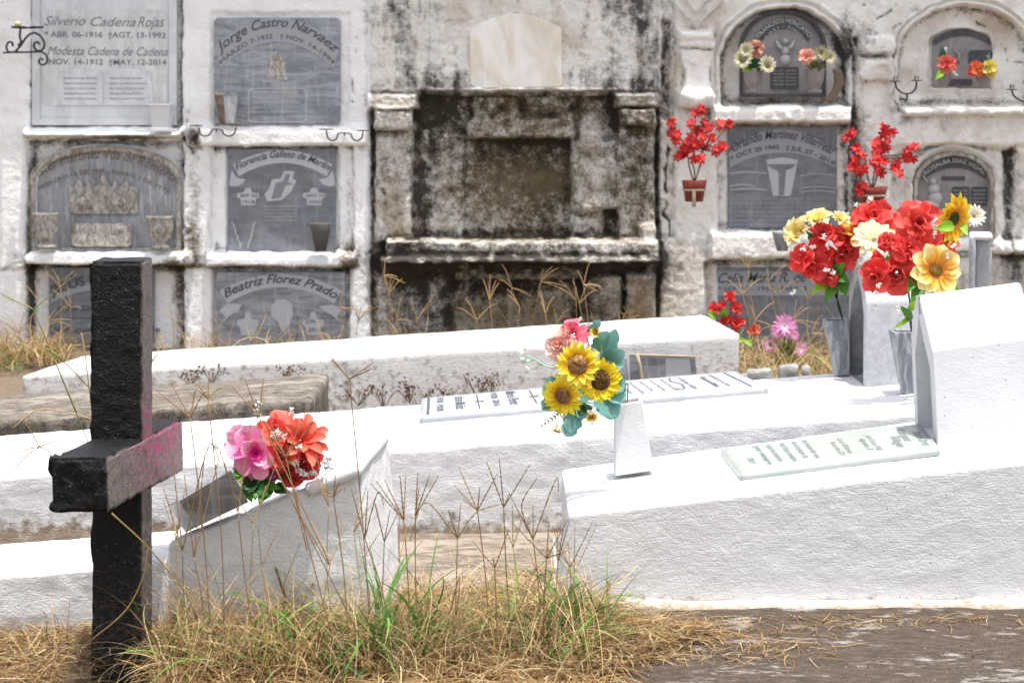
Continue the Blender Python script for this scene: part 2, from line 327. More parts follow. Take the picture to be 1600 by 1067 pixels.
sheet('concrete_path', [(PZ(940, 1110, .02)[0], 2.9), (2.2, 2.9), (2.2, 3.80), (PZ(1010, 985, .02)[0], 3.80)], 0.000, M['concrete'], 'lichen-blackened concrete strip in front of the long white tomb', 'path', 0.04, 0.02, 0.006)
sheet('stone_path', [(-0.62, 3.62), (0.30, 3.62), (0.30, 4.40), (-0.62, 4.40)], 0.006, M['path'], 'pale sandy stone paving between the tilted tomb and the long white tomb', 'path', 0.05, 0.03, 0.006)
# ------------------------------------------------------------------ the burial wall, as one worked surface
YW = 8.0
gx = np.arange(-230, 1831, 2.7); gy = np.arange(-170, 606, 2.7); nx, ny = len(gx), len(gy)
X, Yp = np.meshgrid(gx, gy)
WX = X + 5 * (fbm(X / 38, Yp / 38, 0, 3, 1) - 0.5) + 3 * (vn(X / 11, Yp / 11, 0, 2) - 0.5)
WY = Yp + 4 * (fbm(X / 38, Yp / 38, 0, 3, 5) - 0.5) + 3 * (vn(X / 11, Yp / 11, 0, 6) - 0.5)
def rc(x0, y0, x1, y1, s=2.5, st=None):
    sd = np.minimum(np.minimum(WX - x0, x1 - WX), y1 - WY); m = ss(-s, s, sd)
    return m * ss(-(st or s), (st or s), WY - y0)
def ar(x0, y0, x1, y1, rise, s=2.5):
    cx = (x0 + x1) / 2; a = (x1 - x0) / 2; ys = y0 + rise
    q = np.sqrt(((WX - cx) / a) ** 2 + (np.minimum(WY - ys, 0) / rise) ** 2)
    return ss(-s, s, (1 - q) * min(a, rise * 1.5)) * ss(-s, s, y1 - WY) * ss(-s, s, np.minimum(WX - x0, x1 - WX) + 1)
D = np.zeros_like(X)
def put(m, v):
    global D
    D = D * (1 - m) + v * m
def add(m, v):
    global D
    D = D + m * v
# left wall
put(rc(47, -400, 284, 208), -0.055); put(rc(45, 219, 286, 394), -0.06); put(rc(42, 414, 286, 700), -0.06)
put(rc(330, 20, 545, 199, 3), -0.012); put(rc(333, 228, 552, 396), -0.035); put(rc(331, 419, 546, 700), -0.035)
put(rc(352, 229, 528, 396), -0.03); add(rc(41, 199, 292, 213, 2, 7), 0.075); add(rc(40, 394, 300, 413, 2, 7), 0.075)
add(rc(312, 199, 580, 228, 2, 9), 0.03); add(rc(322, 396, 556, 416, 2, 7), 0.055)
add(ar(45, 225, 285, 397, 62, 3) - ar(56, 236, 276, 391, 55, 3), 0.03)
add(rc(-300, -400, 40, 420, 4), 0.015); add(rc(-300, 425, 36, 700, 4), 0.008)
add(rc(330, 228, 352, 398, 2), 0.018); add(rc(528, 228, 550, 398, 2), 0.018); add(rc(318, 560, 330, 420, 3), 0)
# middle wall
mid = ss(572, 582, WX) * ss(1036, 1026, WX)
put(mid * ss(146, 140, WY), 0.03); put(mid * ss(140, 146, WY), -0.04)
add(rc(586, 168, 644, 378, 3), 0.045); add(rc(576, 144, 654, 171, 3, 6), 0.09); add(rc(584, 173, 646, 202, 3), 0.065)
add(rc(652, 138, 962, 149, 2, 3) , 0.03); add(rc(650, 150, 738, 372, 4), -0.008)
add(rc(728, 186, 896, 216, 4, 6) * (0.7 + 0.6 * vn(X / 22, Yp / 14, 0, 8)), 0.05); put(rc(722, 216, 892, 374, 3), -0.07)
add(rc(740, 150, 900, 186, 4) * vn(X / 16, Yp / 13, 0, 12), 0.05)
add(rc(893, 222, 966, 330, 6) * (0.5 + vn(X / 30, Yp / 30, 0, 9)), 0.035); add(rc(905, 178, 942, 235, 6), 0.03)
add(rc(966, 170, 1024, 374, 3), 0.04); add(rc(960, 144, 1030, 168, 3, 6), 0.09); add(rc(966, 170, 1027, 196, 3), 0.06)
add(rc(1000, 352, 1026, 374, 3, 6), 0.05)
add(rc(604, 374, 1028, 406, 3, 4), 0.13); add(rc(596, 400, 1026, 440, 4) * ss(446, 400, WY), 0.13)
add(rc(944, 326, 968, 366, 4), -0.05)
put(rc(706, 440, 906, 720, 4), -0.06); add(rc(588, 436, 700, 720, 5), 0.02); add(rc(912, 432, 970, 720, 4), 0.06); add(rc(976, 428, 1024, 720, 4), 0.07)
add(rc(1024, -300, 1056, 372, 3), -0.025 ); add(rc(1034, 30, 1048, 190, 3), -0.02)
# right wall
def arch_mould(x0, y0, x1, y1, rise, w1, v=0.022):
    add(ar(x0 - w1, y0 - w1, x1 + w1, y1, rise + w1 * 0.9) - ar(x0 - w1 + 5, y0 - w1 + 5, x1 + w1 - 5, y1, rise + w1 * 0.9 - 5), v)
    add(ar(x0 - 7, y0 - 7, x1 + 7, y1, rise + 6) - ar(x0, y0, x1, y1, rise), v * 0.8)
put(ar(1126, 12, 1326, 166, 92, 3), -0.06); arch_mould(1126, 12, 1326, 168, 92, 17)
put(ar(1404, 8, 1612, 166, 88, 3), -0.045); arch_mould(1404, 8, 1612, 168, 88, 15)
add(ar(1450, 38, 1558, 142, 30, 2) - ar(1455, 43, 1553, 139, 26, 2), 0.008)
add(ar(1454, 44, 1554, 140, 27, 2), -0.02)
add(rc(1060, 48, 1116, 76, 2, 6), 0.045); add(rc(1062, 50, 1114, 62, 2), 0.01)
vs = np.abs(WX - 1089) * 1.15 + (WY - 44)     # the V moulding over the capital
add(ss(5, 1, np.abs(vs)) * rc(1050, -10, 1128, 50), 0.018); add(ss(4, 1, np.abs(vs + 24)) * rc(1050, -30, 1128, 50), 0.015)
nk = np.abs(WX - 1088) / (28 - 9 * ss(76, 120, WY) + 9 * ss(120, 160, WY)); add(ss(1.05, 0.9, nk) * rc(1050, 78, 1126, 168), 0.03)
lobes = np.exp(-(((WX - 1070) / 13) ** 2 + ((WY - 150) / 16) ** 2)) + np.exp(-(((WX - 1104) / 12) ** 2 + ((WY - 150) / 16) ** 2)) + 0.9 * np.exp(-(((WX - 1087) / 11) ** 2 + ((WY - 158) / 24) ** 2))
add(lobes * rc(1050, 118, 1126, 200, 4), 0.035)
add(rc(1112, 165, 1328, 192, 2, 9), 0.06); put(rc(1122, 194, 1326, 362), -0.04); add(rc(1110, 362, 1318, 405, 3, 8), 0.045)
put(rc(1102, 408, 1335, 720), -0.05); add(rc(1102, 408, 1122, 720), 0.02)
add(rc(1342, 56, 1396, 84, 2, 5), 0.035); add(rc(1342, 92, 1396, 126, 3, 4), 0.03); add(rc(1328, 60, 1340, 380, 3), -0.022)
add(rc(1406, 166, 1600, 180, 3, 6), 0.055); add(rc(1395, 180, 1640, 228, 5), 0.02); put(ar(1392, 226, 1600, 384, 26, 4), -0.03)
arch_mould(1428, 234, 1556, 400, 52, 8, 0.018); put(ar(1430, 240, 1554, 400, 46, 3), -0.06)
add(rc(1400, 376, 1640, 396, 3, 6), 0.05); put(rc(1390, 398, 1700, 720), -0.03); add(rc(1572, 230, 1586, 400, 3), -0.02)
add(rc(1500, 366, 1548, 372, 2), 0)
# cornice above the frame
add(rc(-400, -110, 1900, -70, 4, 8), 0.05)
def crack(pts, wd=1.6, dp=0.012):
    m = np.zeros_like(X); p = pts; wd = wd * (0.25 + 0.9 * fbm(X / 30, Yp / 30, 0, 2, 88))
    for (ax, ay), (bx, by) in zip(p[:-1], p[1:]):
        t = np.clip(((WX - ax) * (bx - ax) + (WY - ay) * (by - ay)) / ((bx - ax) ** 2 + (by - ay) ** 2), 0, 1)
        m = np.maximum(m, 1 - ss(wd * 0.4, wd * 2, np.hypot(WX + 9 * (vn(X / 14, Yp / 14, 0, 90) - .5) - ax - t * (bx - ax), WY + 9 * (vn(X / 14, Yp / 14, 0, 91) - .5) - ay - t * (by - ay))))
    add(m, -dp); return m
CR = crack([(1530, 38), (1553, 50), (1562, 66), (1574, 74), (1580, 92), (1600, 95)]) + crack([(1040, 62), (1036, 130), (1046, 190), (1040, 330), (1052, 400)], 2.2)
CR += crack([(1392, 150), (1402, 175), (1420, 192)], 2.2) + crack([(0, 420), (40, 408)]) + crack([(292, 180), (288, 215), (300, 240)], 3) + crack([(600, 300), (596, 380), (575, 400)], 2.4)
CR += crack([(1330, 40), (1322, 110), (1330, 190), (1324, 330), (1336, 380)], 2.4) + crack([(1352, 128), (1390, 130)]) + crack([(1340, 0), (1372, 30), (1400, 8)], 1.6) + crack([(1440, 10), (1400, 50), (1397, 110)], 1.6)
CR += crack([(555, 60), (549, 160), (556, 230)], 1.2) + crack([(1110, 405), (1330, 402)], 2) + crack([(1570, 235), (1584, 300), (1580, 400)], 2.5) + crack([(287, 235), (290, 330), (287, 400), (292, 540)], 1.5)
CR = np.clip(CR, 0, 1)
is_mid = ((X > 579) & (X < 1030)); is_r = X >= 1030
rg = np.where(is_mid, 1.6, np.where(is_r, 1.1, 0.6))
D += rg * (0.004 * (fbm(X / 46, Yp / 46, 0, 3, 21) - 0.5) + 0.005 * (fbm(X / 11, Yp / 11, 0, 4, 22) - 0.5) + 0.004 * (fbm(X / 4, Yp / 4, 0, 2, 23) - 0.5))
lump = ss(0.62, 0.75, fbm(X / 20, Yp / 20, 0, 3, 31)); D -= np.where(is_mid | is_r, 1.0, 0.35) * lump * 0.006
# where mould, moss and warm stains have grown
def blur(A, k):
    for _ in range(3):
        C = np.cumsum(np.pad(A, ((k + 1, k), (0, 0)), mode='edge'), 0); A = (C[2 * k + 1:] - C[:-2 * k - 1]) / (2 * k + 1)
        C = np.cumsum(np.pad(A, ((0, 0), (k + 1, k)), mode='edge'), 1); A = (C[:, 2 * k + 1:] - C[:, :-2 * k - 1]) / (2 * k + 1)
    return A
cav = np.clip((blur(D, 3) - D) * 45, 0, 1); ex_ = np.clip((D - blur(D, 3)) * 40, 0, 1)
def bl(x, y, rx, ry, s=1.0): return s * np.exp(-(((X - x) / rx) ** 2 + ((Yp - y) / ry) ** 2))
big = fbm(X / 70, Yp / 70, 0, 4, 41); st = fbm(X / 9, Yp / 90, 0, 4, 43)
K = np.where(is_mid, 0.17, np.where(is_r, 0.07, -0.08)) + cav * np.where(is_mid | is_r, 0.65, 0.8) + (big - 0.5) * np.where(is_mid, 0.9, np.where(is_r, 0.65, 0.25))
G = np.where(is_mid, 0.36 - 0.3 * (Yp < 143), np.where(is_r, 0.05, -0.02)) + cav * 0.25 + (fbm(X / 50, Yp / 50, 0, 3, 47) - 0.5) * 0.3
B = np.where(is_mid, 0.25, np.where(is_r, 0.22, 0.03)) + (fbm(X / 60, Yp / 60, 0, 3, 49) - 0.5) * 0.6
up = ss(146, 138, Yp) * is_mid
K += up * (0.04 + (st - 0.5) * 1.4 + ss(90, 140, Yp) * 0.35 * (X < 745) + ss(870, 1010, X) * 0.35) - up * bl(800, 80, 90, 70, 0.6) + bl(600, 20, 30, 40, .5) + bl(665, 10, 25, 25, .5) + bl(990, 40, 50, 60, .3)
for a_ in [(690, 170, 46, 46, .9), (672, 240, 36, 80, .8), (660, 330, 25, 60, .5), (800, 170, 80, 22, .5), (810, 240, 90, 35, .7), (815, 330, 90, 45, .5), (960, 190, 25, 60, .5), (1000, 260, 32, 90, .5),
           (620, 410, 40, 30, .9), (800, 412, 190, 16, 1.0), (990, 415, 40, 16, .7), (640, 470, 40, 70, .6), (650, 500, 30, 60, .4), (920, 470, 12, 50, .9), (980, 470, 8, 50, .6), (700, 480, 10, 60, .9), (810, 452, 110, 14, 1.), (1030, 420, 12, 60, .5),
           (300, 212, 15, 16, .7), (44, 330, 4, 120, .8), (44, 480, 5, 90, .8), (570, 235, 12, 16, .5), (600, 210, 26, 10, .6), (610, 300, 14, 60, .3), (1340, 250, 12, 150, .5), (1345, 350, 20, 60, .5), (1360, 60, 40, 60, .25), (1230, 372, 26, 12, .6), (1580, 270, 14, 60, .5),
           (1590, 420, 20, 40, .7), (1480, 440, 60, 30, .4), (1320, 60, 12, 60, .5), (1040, 400, 14, 80, .35), (1320, 230, 60, 30, .15), (1440, 60, 60, 60, -.25), (1150, 60, 40, 60, -.2), (1090, 60, 30, 70, -.3), (1090, 300, 40, 90, -.1), (1490, 110, 90, 50, -.3)]: K += bl(*a_)
K -= -rc(600, 376, 1026, 404, 3) * 0.25 + rc(576, 146, 654, 172, 3) * .6 + rc(960, 146, 1030, 168, 3) * .6 + bl(845, 202, 45, 12, .8) + bl(690, 290, 14, 60, .8) + bl(700, 355, 40, 20, .5) + bl(925, 275, 32, 60, .9) + bl(920, 210, 16, 20, .6) + bl(620, 190, 22, 12, .5) + bl(622, 290, 12, 70, .5) + bl(1012, 362, 20, 10, .9) + bl(640, 480, 14, 60, .3) + bl(1000, 480, 30, 60, .3) + bl(770, 330, 40, 30, .4)
for a_ in [(810, 280, 90, 80, .6), (995, 270, 34, 90, .35), (850, 170, 120, 30, .35), (800, 480, 110, 50, .25), (275, 450, 10, 60, .9), (45, 420, 10, 12, .8), (105, 213, 10, 4, .0), (225, 214, 60, 5, .7), (305, 222, 14, 12, .7), (270, 412, 30, 8, .8), (410, 415, 110, 5, .8), (540, 395, 16, 30, .6), (545, 300, 6, 60, .5), (548, 412, 12, 10, .6), (285, 520, 10, 50, .5), (302, 300, 16, 90, .6), (298, 375, 16, 30, .6), (545, 470, 12, 40, .4), (560, 400, 14, 20, .4), (310, 440, 12, 60, .35), (575, 460, 14, 60, .3), (150, 216, 100, 4, .8), (440, 232, 110, 3, .5), (160, 416, 120, 4, .6), (30, 400, 14, 8, .5), (1585, 250, 8, 30, .6), (1412, 190, 12, 10, .5), (342, 235, 12, 8, .6), (1100, 180, 3, 8, .2)]: G += bl(*a_)
for a_ in [(820, 80, 40, 60, .5), (1130, 90, 30, 90, .35), (1050, 250, 18, 200, .35), (1450, 100, 120, 80, .2), (1110, 430, 60, 60, .4), (810, 490, 110, 50, .6), (1000, 480, 50, 60, .6), (1560, 30, 40, 30, .4), (20, 370, 30, 40, .2), (1480, 470, 90, 60, .4), (1080, 20, 40, 40, .3), (620, 350, 20, 60, .35), (610, 500, 20, 80, .3)]: B += bl(*a_)
K = np.where(is_mid, K * (0.30 + 1.05 * fbm(X / 13, Yp / 13, 0, 4, 83)), K)
K = np.clip(K + CR * 0.55, 0, 1.2); G = np.where(is_mid & (Yp > 150), G * 1.15 + .10, G); G = np.clip(G, 0, 1.2); B = np.clip(B - ex_ * 0.3, 0, 1)
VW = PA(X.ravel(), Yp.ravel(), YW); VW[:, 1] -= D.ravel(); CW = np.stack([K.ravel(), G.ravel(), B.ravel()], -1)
ii, jj = np.meshgrid(np.arange(nx - 1), np.arange(ny - 1)); q0 = (jj * nx + ii).ravel()
FW = np.stack([q0, q0 + nx, q0 + nx + 1, q0 + 1], -1)
fx = X[:-1, :-1].ravel() + 1.3; fy = Yp[:-1, :-1].ravel() + 1.3
REG = [('pillar', 'L', -300, -400, 40, 700), ('pillar', 'L', 290, -400, 318, 700), ('pillar', 'L', 556, -400, 581, 700),
       ('ledge', 'L', 40, 197, 290, 216), ('ledge', 'L', 40, 392, 290, 415), ('ledge', 'L', 318, 197, 556, 229), ('ledge', 'L', 318, 395, 556, 418),
       ('capital', 'M', 574, 142, 654, 173), ('capital', 'M', 960, 142, 1030, 169), ('pilaster', 'M', 583, 173, 646, 374), ('pilaster', 'M', 965, 169, 1028, 374),
       ('ledge', 'M', 594, 374, 1028, 440), ('upper_panel', 'M', 579, -170, 1030, 142), ('lintel', 'M', 727, 184, 897, 216), ('sunken_panel', 'M', 721, 216, 893, 374), ('blocked_opening', 'M', 704, 440, 906, 700),
       ('capital', 'R', 1059, 47, 1117, 78), ('capital', 'R', 1341, 54, 1397, 128), ('pillar', 'R', 1056, -400, 1112, 700), ('ledge', 'R', 1112, 164, 1330, 193), ('ledge', 'R', 1112, 361, 1326, 406),
       ('pillar', 'R', 1340, -400, 1397, 700), ('ledge', 'R', 1398, 165, 1900, 182), ('ledge', 'R', 1398, 375, 1900, 398)]
own = np.where(fx < 579, 0, np.where(fx < 1030, 1, 2)); rid = np.full(len(fx), -1)
for i_ in range(len(REG) - 1, -1, -1):
    n__, w__, x0, y0, x1, y1 = REG[i_]; rid[(own == 'LMR'.index(w__)) & (fx > x0) & (fx < x1) & (fy > y0) & (fy < y1)] = i_
def take(sel, name, mat, parent, label=None):
    f = FW[sel]
    if len(f) == 0: return
    u, inv = np.unique(f, return_inverse=True); return mesh(name, VW[u], inv.reshape(f.shape), mat, parent, True, CW[u], label=label)
WALLS = [('burial_wall', 'whitewashed burial wall with six grey grave plaques and grey stains', 180, M['wall_left'], -230, 579),
         ('burial_wall', 'black and brown mould-stained old burial wall with blank cream plaque and heavy ledge', 800, M['wall_mid'], 579, 1030),
         ('burial_wall', 'cream burial wall with two arched niches on top, cracks and black lichen', 1300, M['wall_right'], 1030, 1830)]
WE = []
for i_, (nm, lb, cx, mt, xa, xb) in enumerate(WALLS):
    e = empty(nm, (PA([cx], [500], YW)[0][0], YW, 0), lb, 'burial wall'); WE.append(e)
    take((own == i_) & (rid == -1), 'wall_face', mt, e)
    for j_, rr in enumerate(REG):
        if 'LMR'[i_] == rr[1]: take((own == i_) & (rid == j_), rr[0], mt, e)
    xl = PA([xa], [100], YW)[0][0] ; xr = PA([xb], [100], YW)[0][0]; zt = PA([800], [-170], YW)[0][2]
    mb = MB(); hexa(mb, [(xl, YW + .16, -.1), (xr, YW + .16, -.1), (xr, YW + .8, -.1), (xl, YW + .8, -.1), (xl, YW + .16, zt), (xr, YW + .16, zt), (xr, YW + .8, zt), (xl, YW + .8, zt)], (0.2, 0, 0.1))
    hexa(mb, [(xl, YW - .14, zt + .001), (xr, YW - .14, zt + .001), (xr, YW + .8, zt + .001), (xl, YW + .8, zt + .001), (xl, YW - .14, zt + .07), (xr, YW - .14, zt + .07), (xr, YW + .8, zt + .07), (xl, YW + .8, zt + .07)], (0.35, 0, 0.1))
    build(mb, 'wall_core', mt, e, False)
# ------------------------------------------------------------------ lettering
_tc = {}
def text2d(s, shear=0.0, bold=0.0, sp=1.0):
    key = (s, shear, bold, sp)
    if key in _tc: return _tc[key]
    cu = bpy.data.curves.new('t', 'FONT'); cu.body = s; cu.size = 1.0; cu.shear = shear; cu.offset = bold; cu.space_character = sp; cu.resolution_u = 3
    o = bpy.data.objects.new('t', cu); sc.collection.objects.link(o); dg = bpy.context.evaluated_depsgraph_get(); dg.update()
    me = bpy.data.meshes.new_from_object(o.evaluated_get(dg))
    V = np.array([v.co[:2] for v in me.vertices]); F = [tuple(p.vertices) for p in me.polygons]
    bpy.data.objects.remove(o); bpy.data.curves.remove(cu); bpy.data.meshes.remove(me)
    x0, x1 = V[:, 0].min(), V[:, 0].max(); V[:, 0] = (V[:, 0] - x0) / (x1 - x0); V[:, 1] /= 0.72
    _tc[key] = (V, F); return V, F
def wtext(mb, s, x0, y0, x1, y1, h, Y, rise=0.0, **k):
    """a line of letters on an upright face: from (x0,y0) to (x1,y1), cap height h, bowed up by rise"""
    V, F = text2d(s, **k); u = V[:, 0]; px = x0 + (x1 - x0) * u; py = y0 + (y1 - y0) * u - rise * (1 - (2 * u - 1) ** 2)
    tx, ty = (x1 - x0) + 0 * u, (y1 - y0) + rise * 4 * (2 * u - 1); L = np.hypot(tx, ty)
    px = px + V[:, 1] * h * ty / L; py = py - V[:, 1] * h * tx / L
    mb.add(PA(px, py, Y), F)
def scribble(mb, x0, y0, x1, y1, rows, h, Y, words, rng, rise=0, **k):
    for i in range(rows):
        yy = y0 + (y1 - y0) * (i + 0.5) / rows; e = rng.uniform(0.0, 0.12) * (x1 - x0)
        wtext(mb, words[i % len(words)], x0 + e * .3, yy, x1 - e, yy, h, Y, rise, **k)
def band(mb, x0, x1, yt, yb, rt, rb, Y, n=24, cut=0.0):
    """a pale arched ribbon"""
    V = []; F = []
    for i in range(n + 1):
        u = i / n; V += [P(x0 + (x1 - x0) * u, yt - rt * (1 - (2 * u - 1) ** 2), Y), P(x0 + cut + (x1 - x0 - 2 * cut) * u, yb - rb * (1 - (2 * u - 1) ** 2), Y)]
    for i in range(n): F.append((2 * i, 2 * i + 1, 2 * i + 3, 2 * i + 2))
    mb.add(V, F)
def poly(mb, pts, Y, th=0.0, col=(1, 1, 1)):
    pts = [P(x, y, Y) for x, y in pts]
    if th: extrude(mb, pts, (0, th, 0), col)
    else: mb.add(pts, [tuple(range(len(pts)))], col)
def archpts(x0, y0, x1, y1, rise, n=18, inset=0):
    x0 += inset; x1 -= inset; y0 += inset; y1 -= inset; cx = (x0 + x1) / 2; a = (x1 - x0) / 2; p = [(x0, y1)]
    for i in range(n + 1):
        t = math.pi * (1 - i / n); p.append((cx + a * math.cos(t), y0 + rise - rise * math.sin(t)))
    return p + [(x1, y1)]
def rectpts(x0, y0, x1, y1, c=4): return [(x0 + c, y0), (x1 - c, y0), (x1, y0 + c), (x1, y1 - c), (x1 - c, y1), (x0 + c, y1), (x0, y1 - c), (x0, y0 + c)]
def ringframe(mb, outer, inner, Y, th):
    n = len(outer); a = [P(x, y, Y) for x, y in outer]; b = [P(x, y, Y) for x, y in inner]
    V = a + b + [p + (0, th, 0) for p in a] + [p + (0, th, 0) for p in b]; F = []
    for i in range(n):
        j = (i + 1) % n; F += [(i, j, n + j, n + i), (i, 2 * n + i, 2 * n + j, j), (n + i, n + j, 3 * n + j, 3 * n + i)]
    mb.add(V, F)
def plaque(parent, pts, Y, mat, label, th=0.05):
    mb = MB(); poly(mb, pts, Y, th); o = build(mb, 'grave_plaque', mat, parent, False, label=label)
    b = o.modifiers.new('b', 'BEVEL'); b.width = 0.003; b.segments = 2; return o
WL, WMi, WR_ = WE; rng = random.Random(5); e_ = 0.0018
# --- top left: steel and glass plaque with two names and an open book
Y = 8.025; pq = plaque(WL, rectpts(52, -60, 274, 193, 2), Y, M['silver'], 'pale silvery plaque with two names and an open book')
mb = MB(); ringframe(mb, [(50, -62), (276, -62), (276, 196), (50, 196)], [(62, -48), (264, -48), (264, 186), (62, 186)], Y - .012, .02); build(mb, 'frame', M['silver'], pq, False)
mb = MB(); poly(mb, rectpts(66, 16, 263, 165, 5), Y - e_); build(mb, 'panel', M['panel'], pq, False)
mb = MB(); Yt = Y - 2 * e_
wtext(mb, 'Silverio', 69, 40, 134, 40, 15, Yt, shear=.4); wtext(mb, 'Cadena', 141, 41, 212, 42, 15, Yt, shear=.4); wtext(mb, 'Rojas', 215, 43, 257, 42, 17, Yt, shear=.4)
wtext(mb, '* ABR. 06-1916  †AGT. 13-1992', 69, 58, 259, 60, 9, Yt, bold=.015)
wtext(mb, 'Modesta Cadena de Cadena', 74, 86, 262, 88, 14, Yt, shear=.4); wtext(mb, '  NOV. 14-1912  †MAY. 12-2014', 76, 101, 260, 102, 9, Yt, bold=.015)
build(mb, 'lettering', M['engrave_mid'], pq, False)
mb = MB()
for sx, x0, x1 in ((0, 92, 161), (1, 163, 236)):
    pts = [(x0 - 4 * (1 - sx), 165)] + [(x0 + (x1 - x0) * t / 8, 112 - 5 * math.sin(math.pi * t / 8)) for t in range(9)] + [(x1 + 4 * sx, 165)]
    poly(mb, pts, Y - 2.6 * e_)
scr = ['descansa en la paz del Senor', 'siempre en nuestros corazones', 'tus hijos y nietos te aman']
build(mb, 'open_book', M['silver'], pq, False)
mb = MB(); scribble(mb, 98, 120, 156, 160, 5, 4, Y - 3.4 * e_, scr, rng); scribble(mb, 170, 120, 230, 160, 5, 4, Y - 3.4 * e_, scr, rng); build(mb, 'verse', M['engrave_mid'], pq, False)
# --- upper marble plaque with arched ribbon
Y = 7.99; pq = plaque(WL, rectpts(334, 28, 532, 194, 5), Y, M['grey_marble'], 'blue grey marble plaque with broad faded arched ribbon')
mb = MB(); band(mb, 336, 530, 72, 108, 44, 42, Y - e_, cut=8); build(mb, 'ribbon', M['banner_dim'], pq, False)
mb = MB(); wtext(mb, 'Jorge Castro Narvaez', 342, 84, 524, 84, 15, Y - 2 * e_, 42, shear=.35, bold=.01); wtext(mb, 'MARZO 7-1922   † NOV. 14-1994', 346, 101, 520, 101, 7, Y - 2 * e_, 41); build(mb, 'lettering', M['engrave_dark'], pq, False)
mb = MB(); poly(mb, [(418, 124), (420, 95), (432, 80), (444, 96), (449, 125)], Y - e_, .003); build(mb, 'praying_hands', M['old_brown'], pq, False)
mb = MB(); scribble(mb, 392, 143, 474, 188, 6, 4, Y - e_, scr, rng); ringframe(mb, rectpts(388, 138, 479, 192), rectpts(389.5, 139.5, 477.5, 190.5), Y - e_, .001); build(mb, 'verse', M['engrave_light'], pq, False)
# --- arched old stone plaque with relief and planters
Y = 8.035; pq = plaque(WL, archpts(49, 232, 280, 393, 48), Y, M['old_grey'], 'weathered grey arched stone with faded name over relief')
mb = MB(); ringframe(mb, archpts(46, 228, 283, 396, 50), archpts(46, 228, 283, 396, 50, inset=8), Y - .025, .03); build(mb, 'border', M['old_brown'], pq, True)
mb = MB(); wtext(mb, 'Ester Martinez Vda de Romero', 56, 279, 270, 285, 16, Y - e_, 34, shear=.2); wtext(mb, 'FEBRERO 18 DE 1905 - ENERO 3 DE 1977', 62, 298, 262, 304, 7, Y - e_, 30); build(mb, 'lettering', M['brown_letter'], pq, False)
nx_, ny_ = 44, 30; gx_, gy_ = np.meshgrid(np.linspace(109, 215, nx_), np.linspace(270, 335, ny_)); rel = 0.012 * fbm(gx_ / 6, gy_ / 6, 0, 3, 77)
fig = sum(np.exp(-(((gx_ - cx) / 7) ** 2 + ((gy_ - cy) / 22) ** 2)) for cx, cy in ((124, 308), (140, 300), (162, 292), (180, 304), (198, 305))); rel = rel * (.4 + fig) + .030 * np.clip(fig, 0, 1)
xx_ = gx_[0]; top = 292 - sum(h * np.exp(-((xx_ - cx) / w_) ** 2) for cx, h, w_ in ((124, 14, 4), (140, 12, 4), (162, 24, 6), (180, 10, 4), (197, 16, 4))); gy2 = top[None, :] + (gy_ - 270) / 65 * (334 - top[None, :])
Vr = PA(gx_.ravel(), gy2.ravel(), Y - .008); Vr[:, 1] -= rel.ravel(); Fr = [(j * nx_ + i, (j + 1) * nx_ + i, (j + 1) * nx_ + i + 1, j * nx_ + i + 1) for j in range(ny_ - 1) for i in range(nx_ - 1)]
mesh('relief', Vr, Fr, M['old_brown'], pq, True)
V, F, _ = rblock([P(111, 386, Y - .06), P(207, 386, Y - .06), P(207, 386, Y), P(111, 386, Y), P(111, 349, Y - .06), P(207, 349, Y - .06), P(207, 349, Y), P(111, 349, Y)], .03, .006, .004, 60, 4)
mesh('stone_trough', V, F, M['old_brown'], pq, True)
# --- slate plaque, arched ribbon
Y = 8.012; pq = plaque(WL, rectpts(356, 233, 525, 394, 1), Y, M['dark_slate'], 'dark slate plaque with scroll ribbon and small cross')
mb = MB(); band(mb, 364, 519, 257, 276, 22, 21, Y - e_, cut=9)
for s_, xe in ((1, 358), (-1, 524)): poly(mb, [(xe, 290), (xe + s_ * 4, 266), (xe + s_ * 12, 278), (xe + s_ * 26, 281), (xe + s_ * 20, 288), (xe + s_ * 10, 292)][::s_], Y - e_)
build(mb, 'ribbon', M['banner'], pq, False)
mb = MB(); wtext(mb, 'Florencia Galleso de Marlin', 370, 267, 513, 267, 11, Y - 2 * e_, 21, shear=.35, bold=.012); wtext(mb, 'SEP 20', 375, 308, 402, 308, 5, Y - 2.2 * e_); wtext(mb, '1918', 379, 318, 398, 318, 5, Y - 2.2 * e_)
wtext(mb, 'NOV 14', 478, 308, 506, 308, 5, Y - 2.2 * e_); wtext(mb, '2003', 482, 318, 501, 318, 5, Y - 2.2 * e_); build(mb, 'lettering', M['engrave_dark'], pq, False)
mb = MB()
for cx in (388, 491):
    poly(mb, [(cx - 17, 302), (cx - 8, 301), (cx - 4, 294), (cx + 3, 294), (cx + 6, 301), (cx + 16, 302), (cx + 17, 308), (cx + 12, 311), (cx + 11, 321), (cx - 11, 321), (cx - 12, 311), (cx - 18, 308)], Y - e_)
poly(mb, [(413, 304), (420, 296), (425, 281), (438, 279), (445, 267), (460, 268), (457, 279), (463, 283), (455, 300), (440, 313), (418, 315)], Y - e_); build(mb, 'carving', M['banner'], pq, False)
mb = MB(); poly(mb, [(424, 311), (431, 286), (442, 284), (447, 272), (453, 273), (450, 285), (458, 288), (446, 290), (438, 309)], Y - 2 * e_); build(mb, 'cross', M['engrave_mid'], pq, False)
mb = MB(); scribble(mb, 412, 321, 466, 348, 5, 3.5, Y - e_, scr, rng)
for xa, xb in ((364, 376), (397, 388)):
    for i in range(12): t = i / 11; x_, y_ = xa + (xb - xa) * t + rng.uniform(-1, 1), 348 + 38 * t; poly(mb, rectpts(x_ - 1.3, y_ - 1.3, x_ + 1.3, y_ + 1.3, .5), Y - e_)
build(mb, 'verse', M['engrave_light'], pq, False)
